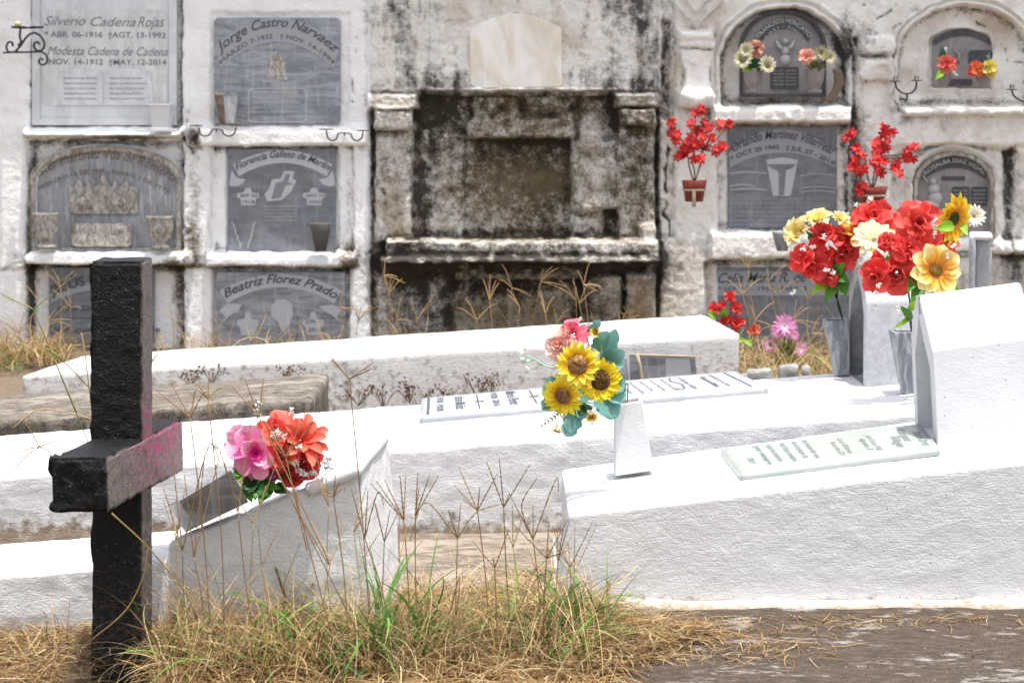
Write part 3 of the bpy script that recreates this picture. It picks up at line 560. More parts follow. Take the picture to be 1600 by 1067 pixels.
# --- bottom left plaque partly behind the cross
Y = 8.03; pq = plaque(WL, rectpts(76, 418, 240, 640, 1), Y, M['dark_slate'], 'grey plaque with block capitals and a black star')
mb = MB(); band(mb, 80, 236, 462, 473, 22, 20, Y - e_); build(mb, 'ribbon', M['banner_dim'], pq, False)
mb = MB(); wtext(mb, 'JESÚS EDGAR', 80, 462, 212, 440, 15, Y - 2 * e_, 8, bold=.03); st_ = [(93 + (6 if i % 2 == 0 else 2.5) * math.sin(i * math.pi / 5), 481 - (6 if i % 2 == 0 else 2.5) * math.cos(i * math.pi / 5)) for i in range(10)]; poly(mb, st_, Y - 2 * e_)
wtext(mb, '25 DIC 1961', 102, 485, 200, 485, 8, Y - 2 * e_, bold=.02); poly(mb, rectpts(82, 496, 232, 497.4, .2), Y - 2 * e_)
wtext(mb, 'Nos quisiste como nadie', 83, 519, 250, 519, 10, Y - 2 * e_, bold=.02); wtext(mb, 'que tu amor', 92, 537, 175, 537, 10, Y - 2 * e_, bold=.02); wtext(mb, 'gracias', 103, 553, 160, 553, 10, Y - 2 * e_, bold=.02)
build(mb, 'lettering', M['engrave_dark'], pq, False)
# --- bottom marble plaque
Y = 8.0; pq = plaque(WL, rectpts(338, 425, 540, 620, 3), Y, M['grey_marble'], 'blue grey marble plaque with scroll ribbon, half hidden by the grave')
mb = MB(); band(mb, 343, 534, 454, 474, 26, 25, Y - e_, cut=12)
poly(mb, [(340, 512), (352, 496), (343, 484), (356, 474), (378, 476), (372, 486), (358, 494)], Y - e_); poly(mb, [(536, 506), (526, 494), (534, 484), (520, 476), (498, 478), (506, 486), (518, 492)][::-1], Y - e_); build(mb, 'ribbon', M['banner'], pq, False)
mb = MB(); wtext(mb, 'Beatriz Florez Prado', 352, 466, 524, 468, 14, Y - 2 * e_, 25, shear=.35, bold=.015); wtext(mb, 'JUN', 478, 505, 492, 505, 6, Y - 2 * e_); wtext(mb, '2012', 482, 518, 502, 518, 6, Y - 2 * e_); build(mb, 'lettering', M['engrave_dark'], pq, False)
mb = MB()
for cx in (388, 490): poly(mb, [(cx - 17, 500), (cx - 6, 498), (cx - 4, 487), (cx + 3, 487), (cx + 5, 498), (cx + 16, 500), (cx + 16, 509), (cx + 12, 512), (cx + 11, 524), (cx - 11, 524), (cx - 13, 511), (cx - 18, 508)], Y - e_)
poly(mb, [(440, 522), (436, 505), (424, 494), (424, 478), (432, 468), (446, 467), (456, 474), (458, 492), (452, 508), (446, 516)], Y - e_, .003); scribble(mb, 345, 528, 530, 545, 2, 6, Y - e_, scr, rng); build(mb, 'carving', M['banner'], pq, False)
# --- blank cream plaque of the old wall
pq = plaque(WMi, [(735, 132), (734, 46)] + [(735 + 143 * t / 12, 46 - 24 * math.sin(math.pi * t / 12) ** .9) for t in range(1, 12)] + [(878, 46), (878, 136), (745, 138)], 7.955, M['cream_marble'], 'blank cream marble plaque with rusty streaks')
# --- arched niche, dark iron framed plaque
Y = 8.04; pq = plaque(WR_, archpts(1156, 18, 1291, 150, 58), Y, M['bronze_grey'], 'arched grey metal plaque in a dark iron frame with angel')
mb = MB(); ringframe(mb, archpts(1156, 17, 1291, 152, 58, 30), archpts(1156, 17, 1291, 152, 58, 30, 5), Y - .02, .02)
for i in range(40):
    t = i / 39; x_, y_ = archpts(1157, 18, 1290, 151, 58, 39)[i + 1]; poly(mb, [(x_ - 2, y_ - 2), (x_ + 2, y_ - 2.5), (x_ + 2.4, y_ + 2), (x_ - 2, y_ + 2)], Y - .025, .02)
build(mb, 'frame', M['bronze'], pq, False)
mb = MB(); band(mb, 1181, 1270, 54, 66, 26, 21, Y - .006, cut=7); build(mb, 'ribbon', M['bronze'], pq, False)
mb = MB(); wtext(mb, 'FRANCISCO MONCAYO', 1186, 60, 1265, 60, 7, Y - .009, 24, bold=.02); wtext(mb, '1931 - 2005', 1198, 60, 1252, 60, 4, Y - .009, 16); build(mb, 'lettering', M['cast_letter'], pq, False)
mb = MB(); poly(mb, rectpts(1204, 105, 1248, 140, 2), Y - .006, .006); build(mb, 'book_panel', M['bronze'], pq, False)
mb = MB(); scribble(mb, 1207, 109, 1225, 136, 5, 3, Y - .009, scr, rng); scribble(mb, 1228, 109, 1246, 136, 5, 3, Y - .009, scr, rng); build(mb, 'verse', M['cast_letter'], pq, False)
mb = MB()
for (x_, y_, rx, ry) in ((1227, 65, 5, 6), (1227, 80, 7, 10), (1227, 94, 9, 9)):
    lathe(mb, P(x_, y_, Y), (0, -1, 0), [(rx / 370 * math.cos(a), .018 * math.sin(a)) for a in np.linspace(0, math.pi / 2, 5)], 10)
for s_ in (-1, 1): tube(mb, [P(1227 + s_ * 4, 77, Y - .01), P(1227 + s_ * 10, 73, Y - .015), P(1227 + s_ * 14, 64, Y - .01)], [.008, .008, .004], 6)
build(mb, 'angel_relief', M['cast_letter'], pq)
# --- arched niche, grey plate with black bands
Y = 8.055; pq = plaque(WR_, archpts(1457, 46, 1552, 137, 22), Y, M['bronze_grey'], 'small grey plate with black arched band and black panels')
mb = MB(); band(mb, 1458, 1551, 64, 71, 19, 15, Y - .006, cut=2); poly(mb, rectpts(1514, 79, 1551, 101, 3), Y - .006, .006); poly(mb, rectpts(1483, 124, 1519, 134, 1), Y - .006, .006); build(mb, 'black_panel', M['bronze'], pq, False)
mb = MB(); tube(mb, [P(1498, 100, Y - .01), P(1498, 82, Y - .01)], .006, 6)
for s_ in (-1, 1): tube(mb, [P(1498, 86, Y - .01), P(1498 + s_ * 5, 82, Y - .012), P(1498 + s_ * 9, 76, Y - .01)], .004, 6)
build(mb, 'angel_relief', M['bronze_grey'], pq)
# --- big slate plaque of the right wall
Y = 8.03; pq = plaque(WR_, rectpts(1137, 198, 1308, 357, 2), Y, M['dark_slate'], 'slate plaque with arched ribbon, crucifix cup and small script lines')
mb = MB(); band(mb, 1138, 1307, 240, 262, 38, 23, Y - e_, cut=3); build(mb, 'ribbon', M['banner_dim'], pq, False)
mb = MB(); wtext(mb, 'Orlando Martinez Villarreal', 1146, 238, 1300, 243, 14, Y - 2 * e_, 24, shear=.35, bold=.012); wtext(mb, '* OCT 20 1945   † JUL 27 - 2019', 1143, 252, 1302, 259, 7, Y - 2 * e_, 22, bold=.02); build(mb, 'lettering', M['engrave_dark'], pq, False)
mb = MB(); poly(mb, [(1197, 250), (1222, 246), (1247, 250), (1236, 304), (1232, 307), (1208, 306)], Y - e_); build(mb, 'cup_carving', M['banner'], pq, False)
mb = MB(); poly(mb, [(1198, 257), (1245, 257), (1238, 262), (1228, 266), (1225, 305), (1217, 305), (1217, 268), (1206, 263)], Y - 2 * e_); build(mb, 'cross', M['dark_slate'], pq, False)
mb = MB(); scribble(mb, 1143, 309, 1290, 356, 7, 4.5, Y - e_, scr + ['cuando un ser querido se va'], rng, shear=.3)
for y_, s_ in ((270, 1), (290, -1), (296, 1)): band(mb, 1140, 1190 + 8 * s_, y_, y_ + 3, 3, 2, Y - e_); band(mb, 1250, 1306, y_ + 4, y_ + 6, 3, 3, Y - e_)
build(mb, 'verse', M['banner_dim'], pq, False)
# --- bottom plaque behind the dry grass
Y = 8.04; pq = plaque(WR_, rectpts(1118, 418, 1334, 620, 2), Y, M['dark_slate'], 'grey plaque low on the wall behind dry grass')
mb = MB(); poly(mb, rectpts(1120, 424, 1332, 462, 2), Y - e_); build(mb, 'ribbon', M['banner_dim'], pq, False)
mb = MB(); wtext(mb, 'Celia Maria R. de', 1122, 442, 1260, 440, 16, Y - 2 * e_, 0, shear=.4, bold=.01); wtext(mb, '* SEP. 12 - 1933   MAY. 3', 1122, 455, 1260, 454, 7, Y - 2 * e_); build(mb, 'lettering', M['engrave_dark'], pq, False)
# --- small arched niche lower right
Y = 8.05; pq = plaque(WR_, archpts(1434, 244, 1549, 400, 42), Y, M['bronze_grey'], 'grey arched plate with dark curved band and open book')
mb = MB(); ringframe(mb, archpts(1428, 238, 1555, 402, 48, 24), archpts(1428, 238, 1555, 402, 48, 24, 6), Y - .03, .03); build(mb, 'border', M['old_brown'], pq, True)
mb = MB(); band(mb, 1441, 1543, 268, 280, 22, 18, Y - .005, cut=3); poly(mb, rectpts(1488, 292, 1515, 322, 2), Y - .005, .005); poly(mb, rectpts(1518, 292, 1543, 322, 2), Y - .005, .005); poly(mb, rectpts(1471, 276, 1508, 282, 1), Y - .005, .004); build(mb, 'black_panel', M['bronze'], pq, False)
mb = MB(); wtext(mb, 'ROSALBA DIAZ VIDAL', 1446, 274, 1538, 274, 7, Y - .008, 20, bold=.02); scribble(mb, 1490, 296, 1513, 320, 4, 3, Y - .008, scr, rng); scribble(mb, 1520, 296, 1541, 320, 4, 3, Y - .008, scr, rng); build(mb, 'lettering', M['cast_letter'], pq, False)
mb = MB()
for (x_, y_, rx) in ((1457, 284, 6), (1459, 296, 10), (1461, 310, 12), (1456, 322, 12)):
    lathe(mb, P(x_, y_, Y), (0, -1, 0), [(rx / 370 * math.cos(a), .022 * math.sin(a)) for a in np.linspace(0, math.pi / 2, 5)], 9)
tube(mb, [P(1440, 272, Y - .01), P(1450, 286, Y - .014)], .004, 5); build(mb, 'figure_relief', M['cast_letter'], pq)
# ------------------------------------------------------------------ the graves
def wear(base=0.5, top=0.06, seed=0, zb=0.0, zh=0.07, warm=0.0):
    def f(V):
        k = np.clip(1 - (V[:, 2] - zb) / zh, 0, 1) * base * (0.4 + 1.2 * fbm(V[:, 0] * 6, V[:, 1] * 6, V[:, 2] * 6, 3, seed)) + top * fbm(V[:, 0] * 9, V[:, 1] * 9, V[:, 2] * 9, 3, seed + 3)
        return np.stack([k, 0 * k, np.clip(1 - (V[:, 2] - zb) / (zh * .6), 0, 1) * warm], -1)
    return f
def block(name, c8, mat, parent, r, step, amp, seed, wf, fr=16, wob=0.0, extra=None, label=None):
    V, F, _ = rblock(c8, r, step, amp, fr, seed, wob, extra); return mesh(name, V, F, mat, parent, True, wf(V), label=label)
def down(p, z): return np.array((p[0], p[1], z))
def _chip(W, n):
    e = 1 - np.abs(n).max(1); return -ss(.06, .22, e) * np.clip(fbm(W[:, 0] * 18, W[:, 1] * 18, W[:, 2] * 18, 3, 82) - .52, 0, 1) * .05
def strokes(W, n): # long trowel ridges on the upright faces
    a = np.abs(fbm(W[:, 0] * 5, W[:, 1] * 5, W[:, 2] * 13 - W[:, 0] * 4, 3, 61) - 0.5)
    return ((1 - ss(0.0, 0.05, a)) * 0.0004) + _chip(W, n) * ss(0.05, 0.2, W[:, 2] * 1.0)
# long white tomb in front
YF, YB = 3.75, 4.27
fl, fr_, bl_, br = P(890, 803, YF), P(1750, 700, YF), P(878, 733, YB), P(1690, 622, YB)
T1 = empty('white_tomb', (1.1, 4.0, 0), 'long white limewashed tomb with thick rough side and pale inscribed slab', 'tomb')
c = [P(870, 962, YF), P(1770, 962, YF), down(br, 0.0), down(bl_, 0.0), fl, fr_, br, bl_]; c[0][2] = c[1][2] = 0.0
block('tomb_body', c, M['tomb'], T1, .011, .0065, .0013, 3, wear(.35, .05, 1, .0, .03, .9), 30, .0008, strokes)
c = [P(862, 966, YF - .03), P(1780, 966, YF - .03), down(br, -.02) + (0.03, .03, 0), down(bl_, -.02) + (-.02, .03, 0)]; c[0][2] = c[1][2] = -.03
block('footing', c + [p + (0, 0, .0 + (.040 if i < 2 else .04)) for i, p in enumerate(c)], M['tomb'], T1, .008, .02, .006, 5, wear(.6, .1, 2, .0, .03, 1.0), 20)
def slab(parent, BL, FL, FR, BR, th, mat, name='inscribed_slab'):
    t = np.array((0, 0, th)); V, F, _ = rblock([FL - t, FR - t, BR - t, BL - t, FL, FR, BR, BL], .003, .02, .0006, 30, 7)
    return mesh(name, V, F, mat, parent, True)
def smap(BL, FL, FR, BR, lift):
    def f(s, t):
        s = np.asarray(s)[:, None]; t = np.asarray(t)[:, None]
        return (BL * (1 - s) + BR * s) * (1 - t) + (FL * (1 - s) + FR * s) * t + np.array((0, 0, lift))
    return f
def stext(mb, f, s, sb, h, t0, t1, **k):     # letters run from the back edge to the front edge, their tops to the head
    V, F = text2d(s, **k); mb.add(f(sb + V[:, 1] * h, t0 + V[:, 0] * (t1 - t0)), F)
Q = [P(1125, 700, 4.195), P(1157, 741, 3.87), P(1470, 700, 3.875), P(1437, 661, 4.178)]
sl = slab(T1, *Q, .016, M['white_marble']); f = smap(*Q, .0012); mb = MB()
for i, (sb, a, b) in enumerate(((.965, .30, .85), (.90, .14, .62), (.845, .40, .80), (.74, .2, .8), (.70, .3, .75), (.60, .2, .78), (.555, .3, .82))):
    stext(mb, f, ('Maria del Carmen', 'Rodriguez', 'Villegas', 'Julio 16 de 1940', 'Agosto 3', 'Luis Alfonso', 'Noviembre 2011')[i], sb - .035, .045 if i < 3 else .03, a, b, shear=.4)
for i, sb in enumerate((.40, .345, .285, .22, .16)): stext(mb, f, ('tu recuerdo vive', 'en el corazon de', 'tus hijos amados', 'que te amaran', 'por siempre')[i], sb, .032, .12, .80 - .06 * (i % 2))
stext(mb, f, '2011', .085, .03, .5, .7); build(mb, 'lettering', M['engrave_green'], sl, False)
# middle tomb
xs_ = [(-160, 757, 4.38), (1800, 612, 4.38)]; T2 = empty('white_tomb', (.2, 4.7, 0), 'long white tomb behind, carrying the grey marble slab and two vases', 'tomb')
a, b = P(-160, 757, 4.38), P(1800, 616, 4.38); c_, d_ = P(1750, 549, 5.10), P(-130, 690, 4.90)
c = [down(a, -.03), down(b, -.03), down(c_, -.03), down(d_, -.03), a, b, c_, d_]
block('tomb_body', c, M['tomb'], T2, .013, .010, .0035, 13, wear(.75, .06, 6, .0, .075, .5), 26, .002, strokes)
Q = [P(658, 621, 4.93), P(655, 651, 4.68), P(1201, 604, 4.79), P(1148, 579, 5.03)]
V_ = [q - (0, 0, .016) for q in Q]; mb = MB(); sl = slab(T2, *Q, .020, M['light_marble'])
Q2 = [Q[0] + (-.0, .01, -.019), Q[1] + (-.002, -.012, -.019), Q[2] + (.01, -.012, -.019), Q[3] + (.01, .01, -.019)]
block('mortar_bed', [Q2[1] - (0, 0, .03), Q2[2] - (0, 0, .03), Q2[3] - (0, 0, .03), Q2[0] - (0, 0, .03), Q2[1], Q2[2], Q2[3], Q2[0]], M['tomb'], T2, .006, .012, .003, 8, wear(0, .1, 3))
f = smap(*Q, .0012); mb = MB()
def sline(s0, s1, t0, t1): mb.add(f([s0, s1, s1, s0], [t0, t0, t1, t1]), [(0, 1, 2, 3)])
sline(.02, .028, .06, .94); sline(.955, .96, .06, .93)
for s_, a_, b_, tx, h_ in ((.05, .12, .80, 'FEB  1928', .022), (.105, .14, .80, 'Isaias Muñoz', .036), (.215, .1, .8, '1928  2016', .022), (.262, .08, .8, 'Maria Perez', .036), (.90, .12, .8, 'recuerdo de sus hijos', .016), (.865, .2, .8, 'familia', .02), (.80, .15, .8, 'y demas nietos', .02)): stext(mb, f, tx, s_, h_ * .9, a_, b_, shear=.3 if h_ > .03 else 0, bold=.008)
for i in range(6): stext(mb, f, ('cuando un ser amado', 'se va su recuerdo', 'queda en el alma', 'de quien lo ama', 'para siempre', 'en paz')[i], .745 - .033 * i, .011, .15, .80 - .05 * (i % 3), bold=.01)
for s0, t0, t1 in ((.17, .12, .86), (.335, .1, .84)):
    sline(s0, s0 + .004, t0, t1); sline(s0 - .008, s0 + .02, (t0 + t1) / 2 - .02, (t0 + t1) / 2 + .02)
pv = [(.775, .12), (.765, .3), (.785, .5), (.775, .72), (.76, .78), (.752, .7)]
for (s0, t0), (s1, t1) in zip(pv[:-1], pv[1:]): mb.add(f([s0, s1, s1 + .005, s0 + .005], [t0, t1, t1, t0]), [(0, 1, 2, 3)])
build(mb, 'lettering', M['engrave_dark'], sl, False)
# left tomb with the tilted head block
T3 = empty('white_tomb', (-.6, 3.7, 0), 'low white tomb behind the black cross with a tilted wedge head', 'tomb')
a, b = P(-170, 915, 3.54), P(575, 846, 3.54); c_, d_ = P(560, 806, 3.84), P(-150, 862, 3.84)
c = [P(-170, 1020, 3.54), P(588, 1010, 3.54), down(c_, -.02), down(d_, -.02), a, b, c_, d_]; c[0][2] = c[1][2] = -.02
block('tomb_body', c, M['tomb'], T3, .011, .0065, .003, 23, wear(.45, .05, 8, .0, .04, .5), 26, .002, strokes)
c = [P(240, 985, 3.525), P(592, 985, 3.525), P(636, 900, 3.88), P(270, 900, 3.88), P(262, 850, 3.525), P(562, 730, 3.525), P(603, 672, 3.87), P(300, 796, 3.87)]
for i in range(4): c[i][2] = -.02
block('head_block', c, M['tomb'], T3, .010, .0065, .003, 29, wear(.35, .05, 9, .0, .06, .4), 26, .002, strokes)
c = [P(480, 778, 3.512), P(566, 744, 3.512), P(610, 690, 3.885), P(500, 738, 3.885)]
block('cap_slab', c + [p + (-.006, 0, .024) for p in c], M['tomb_smooth'], T3, .004, .012, .001, 33, wear(0, .06, 4))
# back tomb
T4 = empty('white_tomb', (.0, 6.9, 0), 'farthest white tomb standing close to the burial wall, grey stained side', 'tomb')
a, b, c_, d_ = P(33, 587, 6.38), P(1157, 521, 6.38), P(1100, 491, 6.92), P(128, 556, 6.90)
block('tomb_body', [down(a, -.05), down(b, -.05), down(c_, -.05), down(d_, -.05), a, b, c_, d_], M['tomb_old'], T4, .012, .016, .004, 43, lambda V: np.stack([.55 * np.clip(1 - (V[:, 2] + .02) / .22, 0, 1) * (V[:, 1] < 6.5) * 1.4 * fbm(V[:, 0] * 5, V[:, 1] * 5, V[:, 2] * 7, 4, 3) + .12, 0 * V[:, 0], .25 * fbm(V[:, 0] * 4, V[:, 1] * 4, V[:, 2] * 4, 3, 8) + 1.0 * ss(.34, .40, V[:, 0] + .03 * np.sin(V[:, 1] * 40)) * ss(.56, .50, V[:, 0]) * (V[:, 1] > 6.55)], -1), 12)
# brown weathered slab
M['slab_old'] = concrete_mat('weathered concrete slab', (0.05, 0.04, 0.03), (0.31, 0.28, 0.24), .47, .64, (0.17, 0.14, 0.11))
a, b, c_, d_ = P(-140, 668, 5.25), P(488, 622, 5.25), P(515, 582, 5.85), P(-120, 628, 5.7)
T5 = empty('stone_slab', (-.9, 5.5, 0), 'brown weathered stone slab lying between two white tombs', 'stone slab')
V, F, _ = rblock([down(a, -.03), down(b, -.03), down(c_, -.03), down(d_, -.03), a, b, c_, d_], .012, .014, .010, 8, 51, .01); mesh('slab_top', V, F, M['slab_old'], T5, True)
# broken plaque against the back tomb, rubble
T6 = empty('broken_plaque', (.45, 6.3, 0), 'broken blue grey plaque propped against the farthest white tomb', 'plaque')
mb = MB(); poly(mb, [(961, 562), (979, 559), (983, 600), (960, 602)], 6.28, .02); poly(mb, [(984, 556), (999, 555), (1004, 600), (985, 602)], 6.29, .02); poly(mb, [(1000, 555), (1086, 559), (1091, 606), (1005, 606)], 6.285, .02); build(mb, 'shard', M['grey_marble'], T6, False)
mb = MB(); poly(mb, [(1040, 559), (1078, 560), (1081, 600), (1040, 600)], 6.283); build(mb, 'carved_panel', M['banner'], T6, False)
mb = MB(); tube(mb, [P(995, 553, 6.27), P(1000, 570, 6.27), P(1003, 590, 6.27), P(1003, 604, 6.27)], .006, 6); tube(mb, [P(984, 554, 6.28), P(1088, 557, 6.28)], .004, 6); build(mb, 'mortar_line', M['tomb'], T6)
M['rubble'] = stone_mat('rubble stone', (0.25, 0.24, 0.23), (0.42, 0.40, 0.37), 20, 0.9, (1, 1, 1), b=0.004)
for i, (x_, y_, sx) in enumerate(((1188, 583, 42), (1232, 577, 30), (1166, 588, 16), (1262, 578, 14))):
    p = P(x_, y_ + 6, 6.0); s_ = sx / 2950 * 6.0; V, F, _ = rblock([p + (s_ * a_ - s_ / 2, s_ * b_ * .6, .022 * c_ * (1 + .3 * a_) - .05 * (1 - c_)) for c_ in (0, 1) for a_, b_ in ((0, 0), (1, 0), (1, 1), (0, 1))], .012, .012, .012, 30, 60 + i)
    o = mesh('rubble_stone', V, F, M['rubble'], None, True, loc=(p[0], p[1], 0)); tag(o, ('longest flat grey rubble stone at the right end of the farthest tomb', 'grey rubble stone just right of the longest flat one', 'small rubble stone touching the end of the farthest tomb', 'smallest rubble stone nearest the marble vases')[i], 'stone', 'rubble stones by the farthest tomb')
# ------------------------------------------------------------------ small house-shaped headstones
def headstone(name, label, prof_f, xl, xr, dxr, mat, ins, dep, seed):
    """prof: outline in depth and height (y,z) of the left end; xl(y,z), xr give the two ends; the left end is hollowed"""
    n = len(prof_f); O = np.array(prof_f, float); cen = O.mean(0); mb = MB()
    # arched opening inside the outline
    y0, y1 = O[:, 0].min(), O[:, 0].max(); z0, z1 = O[:, 1].min(), O[:, 1].max(); I = []
    for (y, z) in O:
        yy = y + (ins if y < cen[0] else -ins) * (1 if abs(y - cen[0]) > ins * 1.4 else 0.55); zz = z - ins * 1.15 if z > z0 + .05 else z + ins * .25
        I.append((yy, zz))
    I = np.array(I); m_ = 1
    L = [np.array((xl + dxr * (z - z0), y, z)) for y, z in O]; Li = [np.array((xl + dxr * (z - z0), y, z)) for y, z in I]
    Ld = [p + (dep, 0, 0) for p in Li]; Rr = [np.array((xr + dxr * (z - z0), y, z + (xr - xl) * slope_)) for y, z in O]
    for p, (y, z) in zip(L, O): pass
    V = L + Li + Ld + Rr; F = []
    for i in range(n):
        j = (i + 1) % n; F += [(i, n + i, n + j, j), (i, j, 3 * n + j, 3 * n + i)]
    F += [tuple(range(3 * n, 4 * n))]; mb.add(V, F, (0.03, 0, 0)); root = empty(name, ((xl + xr) / 2, cen[0], z0), label, 'headstone')
    mh = MB(); mh.add(Li + Ld, [(i, n + i, n + (i + 1) % n, (i + 1) % n) for i in range(n)] + [tuple(range(n, 2 * n))], (.1, 0, 0)); build(mh, 'hollow', M['hollow_shade'] if mat != M['tomb_smooth'] else mat, root, False)
    o = build(mb, 'stone_body', mat, root, True)
    import bmesh
    bm = bmesh.new(); bm.from_mesh(o.data); bmesh.ops.delete(bm, geom=[v for v in bm.verts if not v.link_faces], context='VERTS'); bmesh.ops.recalc_face_normals(bm, faces=bm.faces); bm.to_mesh(o.data); bm.free()
    b = o.modifiers.new('b', 'BEVEL'); b.width = .006; b.segments = 4; b.limit_method = 'ANGLE'; b.angle_limit = R(20); b.harden_normals = False; return o
M['hollow_shade'] = stone_mat('shade-darkened grey stone', (0.20, 0.205, 0.21), (0.30, 0.30, 0.31), 30, 0.9, (1, 1, 1), b=0.002)  # grey kept dark to paint the shade inside the small headstone's hollow
slope_ = .07
bz = P(1466, 706, 3.98); zf = bz[2] - .01; ze = P(1454, 549, 3.98)[2]; zr = P(1432, 463, 4.09)[2]
slope_ = .13
o = headstone('headstone', 'big white house-shaped headstone with bright sloping roof at the head of the front tomb', [(3.98, zf), (3.982, zf + .1), (3.985, ze), (4.035, ze + (zr - ze) * .47), (4.09, zr - .003), (4.10, zr), (4.125, zr - .002), (4.165, zr - .045), (4.20, ze + .01), (4.205, zf + .1), (4.21, zf)], P(1466, 706, 3.98)[0], P(1627, 690, 3.98)[0], -.075, M['tomb_smooth'], .034, .10, 1)
zf = P(1352, 604, 4.78)[2] - .006; ze = P(1348, 474, 4.78)[2]; zr = P(1336, 414, 4.9)[2]; slope_ = .04
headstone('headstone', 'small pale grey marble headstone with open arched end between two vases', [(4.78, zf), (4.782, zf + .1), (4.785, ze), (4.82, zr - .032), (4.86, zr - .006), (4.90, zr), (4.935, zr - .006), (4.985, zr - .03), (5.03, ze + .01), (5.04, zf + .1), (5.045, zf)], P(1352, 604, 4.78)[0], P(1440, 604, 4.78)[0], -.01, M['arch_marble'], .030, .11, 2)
# ------------------------------------------------------------------ vases on the graves
def boxvase(q_top, q_bot, mat, label, th=.008):
    """q_top, q_bot: four corners each, front-left, front-right, back-right, back-left"""
    T, B_ = [np.array(p) for p in q_top], [np.array(p) for p in q_bot]; c_ = sum(T) / 4; I = [p + norm(c_ - p) * th * 1.4 for p in T]; dn = norm(sum(B_) - sum(T)) * .05; I2 = [p + dn for p in I]
    mb = MB(); mb.add(B_ + T + I + I2, [(3, 2, 1, 0)] + [(i, (i + 1) % 4, 4 + (i + 1) % 4, 4 + i) for i in range(4)] + [(4 + i, 4 + (i + 1) % 4, 8 + (i + 1) % 4, 8 + i) for i in range(4)] + [(8 + i, 8 + (i + 1) % 4, 12 + (i + 1) % 4, 12 + i) for i in range(4)], (0.02, 0, 0))
    loc = sum(B_) / 4; e = empty('flower_vase', loc, label, 'vase'); o = build(mb, 'vase_body', mat, e, False); b = o.modifiers.new('b', 'BEVEL'); b.width = .002; b.segments = 2
    mb = MB(); mb.add([p - dn * .15 for p in I2], [(0, 1, 2, 3)]); build(mb, 'soil_filling', M['pot_inside'], e, False); return e
def vbox(pf_top, pf_bot, Y, dep_t, dep_b, mat, label):
    (x0, y0), (x1, y1) = pf_top; (x2, y2), (x3, y3) = pf_bot; a, b, c_, d_ = P(x0, y0, Y), P(x1, y1, Y), P(x2, y2, Y), P(x3, y3, Y)
    return boxvase([a, b, b + (0, dep_t, 0), a + (0, dep_t, 0)], [c_, d_, d_ + (0, dep_b, 0), c_ + (0, dep_b, 0)], mat, label)
vbox([(962, 634), (1004, 626)], [(961, 744), (1021, 735)], 4.05, .07, .07, M['tomb_smooth'], 'white square vase standing on the front tomb, holding the sunflowers')
vbox([(1291, 502), (1328, 501)], [(1306, 587), (1328, 586)], 4.97, .07, .04, M['vase_marble'], 'streaked grey tapered vase behind the small arched headstone')
vbox([(1397, 520), (1450, 519)], [(1412, 616), (1446, 615)], 4.62, .075, .045, M['vase_marble'], 'streaked grey tapered vase in front of the small arched headstone')
A_, B_, C_, D_ = P(280, 782, 3.47), P(361, 734, 3.47), P(389, 784, 3.50), P(306, 823, 3.50)
A2, B2, C2, D2 = P(263, 788, 3.54), P(345, 738, 3.54), P(374, 790, 3.57), P(289, 832, 3.57)
boxvase([C_, B_, B2, C2], [D_, A_, A2, D2], M['grey_marble'], 'grey marble vase lying tipped on the wedge head of the left tomb')
# ------------------------------------------------------------------ the black cross
def cross_mat():
    m, nt, bs = NT('black painted concrete'); p = geo(nt); nrm = nd(nt, 'ShaderNodeNewGeometry').outputs['Normal']; s = nd(nt, 'ShaderNodeSeparateXYZ', {0: nrm}); a = attr(nt); sa = nd(nt, 'ShaderNodeSeparateColor', {0: a.outputs[0]})
    n = noise(nt, p, 90, 6, 0.65); n2 = noise(nt, p, 260, 4, 0.6); n3 = noise(nt, p, 14, 5, 0.6)
    c = mixc(nt, n3, (0.004, 0.004, 0.005), (0.011, 0.0105, 0.011))
    worn = mixc(nt, ramp(nt, n2, .35, .7), (0.13, 0.115, 0.105), (0.27, 0.24, 0.22)); worn = mixc(nt, ramp(nt, noise(nt, p, 30, 6, .7, (1, 1, .4)), .56, .70), worn, (0.035, 0.03, 0.03))
    pink = mixc(nt, n2, (0.34, 0.03, 0.11), (0.55, 0.10, 0.24)); pf = mth(nt, 'MULTIPLY', sa.outputs[1], ramp(nt, n, .40, .62))
    worn = mixc(nt, pf, worn, pink)
    c = mixc(nt, sa.outputs[0], c, worn); v = nd(nt, 'ShaderNodeTexVoronoi', {'Vector': p, 'Scale': 170.0}).outputs['Distance']
    c = mixc(nt, mth(nt, 'MULTIPLY', ramp(nt, v, .20, .06), ramp(nt, n, .5, .6)), c, (0.34, 0.33, 0.32)); c = mixc(nt, mth(nt, 'MULTIPLY', sa.outputs[2], ramp(nt, n, .4, .6)), c, (0.07, 0.062, 0.055))  # pale Voronoi specks paint glints of the bumpy gloss into the colour
    nt.links.new(c, bs.inputs['Base Color']); nt.links.new(mth(nt, 'MULTIPLY_ADD', sa.outputs[0], .35, .38), bs.inputs['Roughness']); bs.inputs['Specular IOR Level'].default_value = 0.16
    nt.links.new(bump(nt, mth(nt, 'ADD', n, mth(nt, 'MULTIPLY', n2, .5)), .006), bs.inputs['Normal']); return m
M['cross'] = cross_mat()
CX = empty('grave_cross', P(190, 1058, 3.34), 'thick black concrete cross standing in dry grass, side stained pink', 'cross')
def ccol(V, nr, arm):
    side = ss(.6, .9, nr[:, 0]); pk = np.exp(-((V[:, 1] - 3.50) / .24) ** 2) * np.exp(-((V[:, 2] - .42) / .08) ** 2) * 1.4
    low = ss(.25, .0, V[:, 2]) * .5
    return np.stack([side * (0.95 if arm else .8), np.clip(pk, 0, 1), low], -1)
Yp0, Yp1 = 3.30, 3.394
a, b = P(140, 409, Yp0), P(222, 409, Yp0); c0, c1 = P(141, 1062, Yp0), P(222, 1062, Yp0)
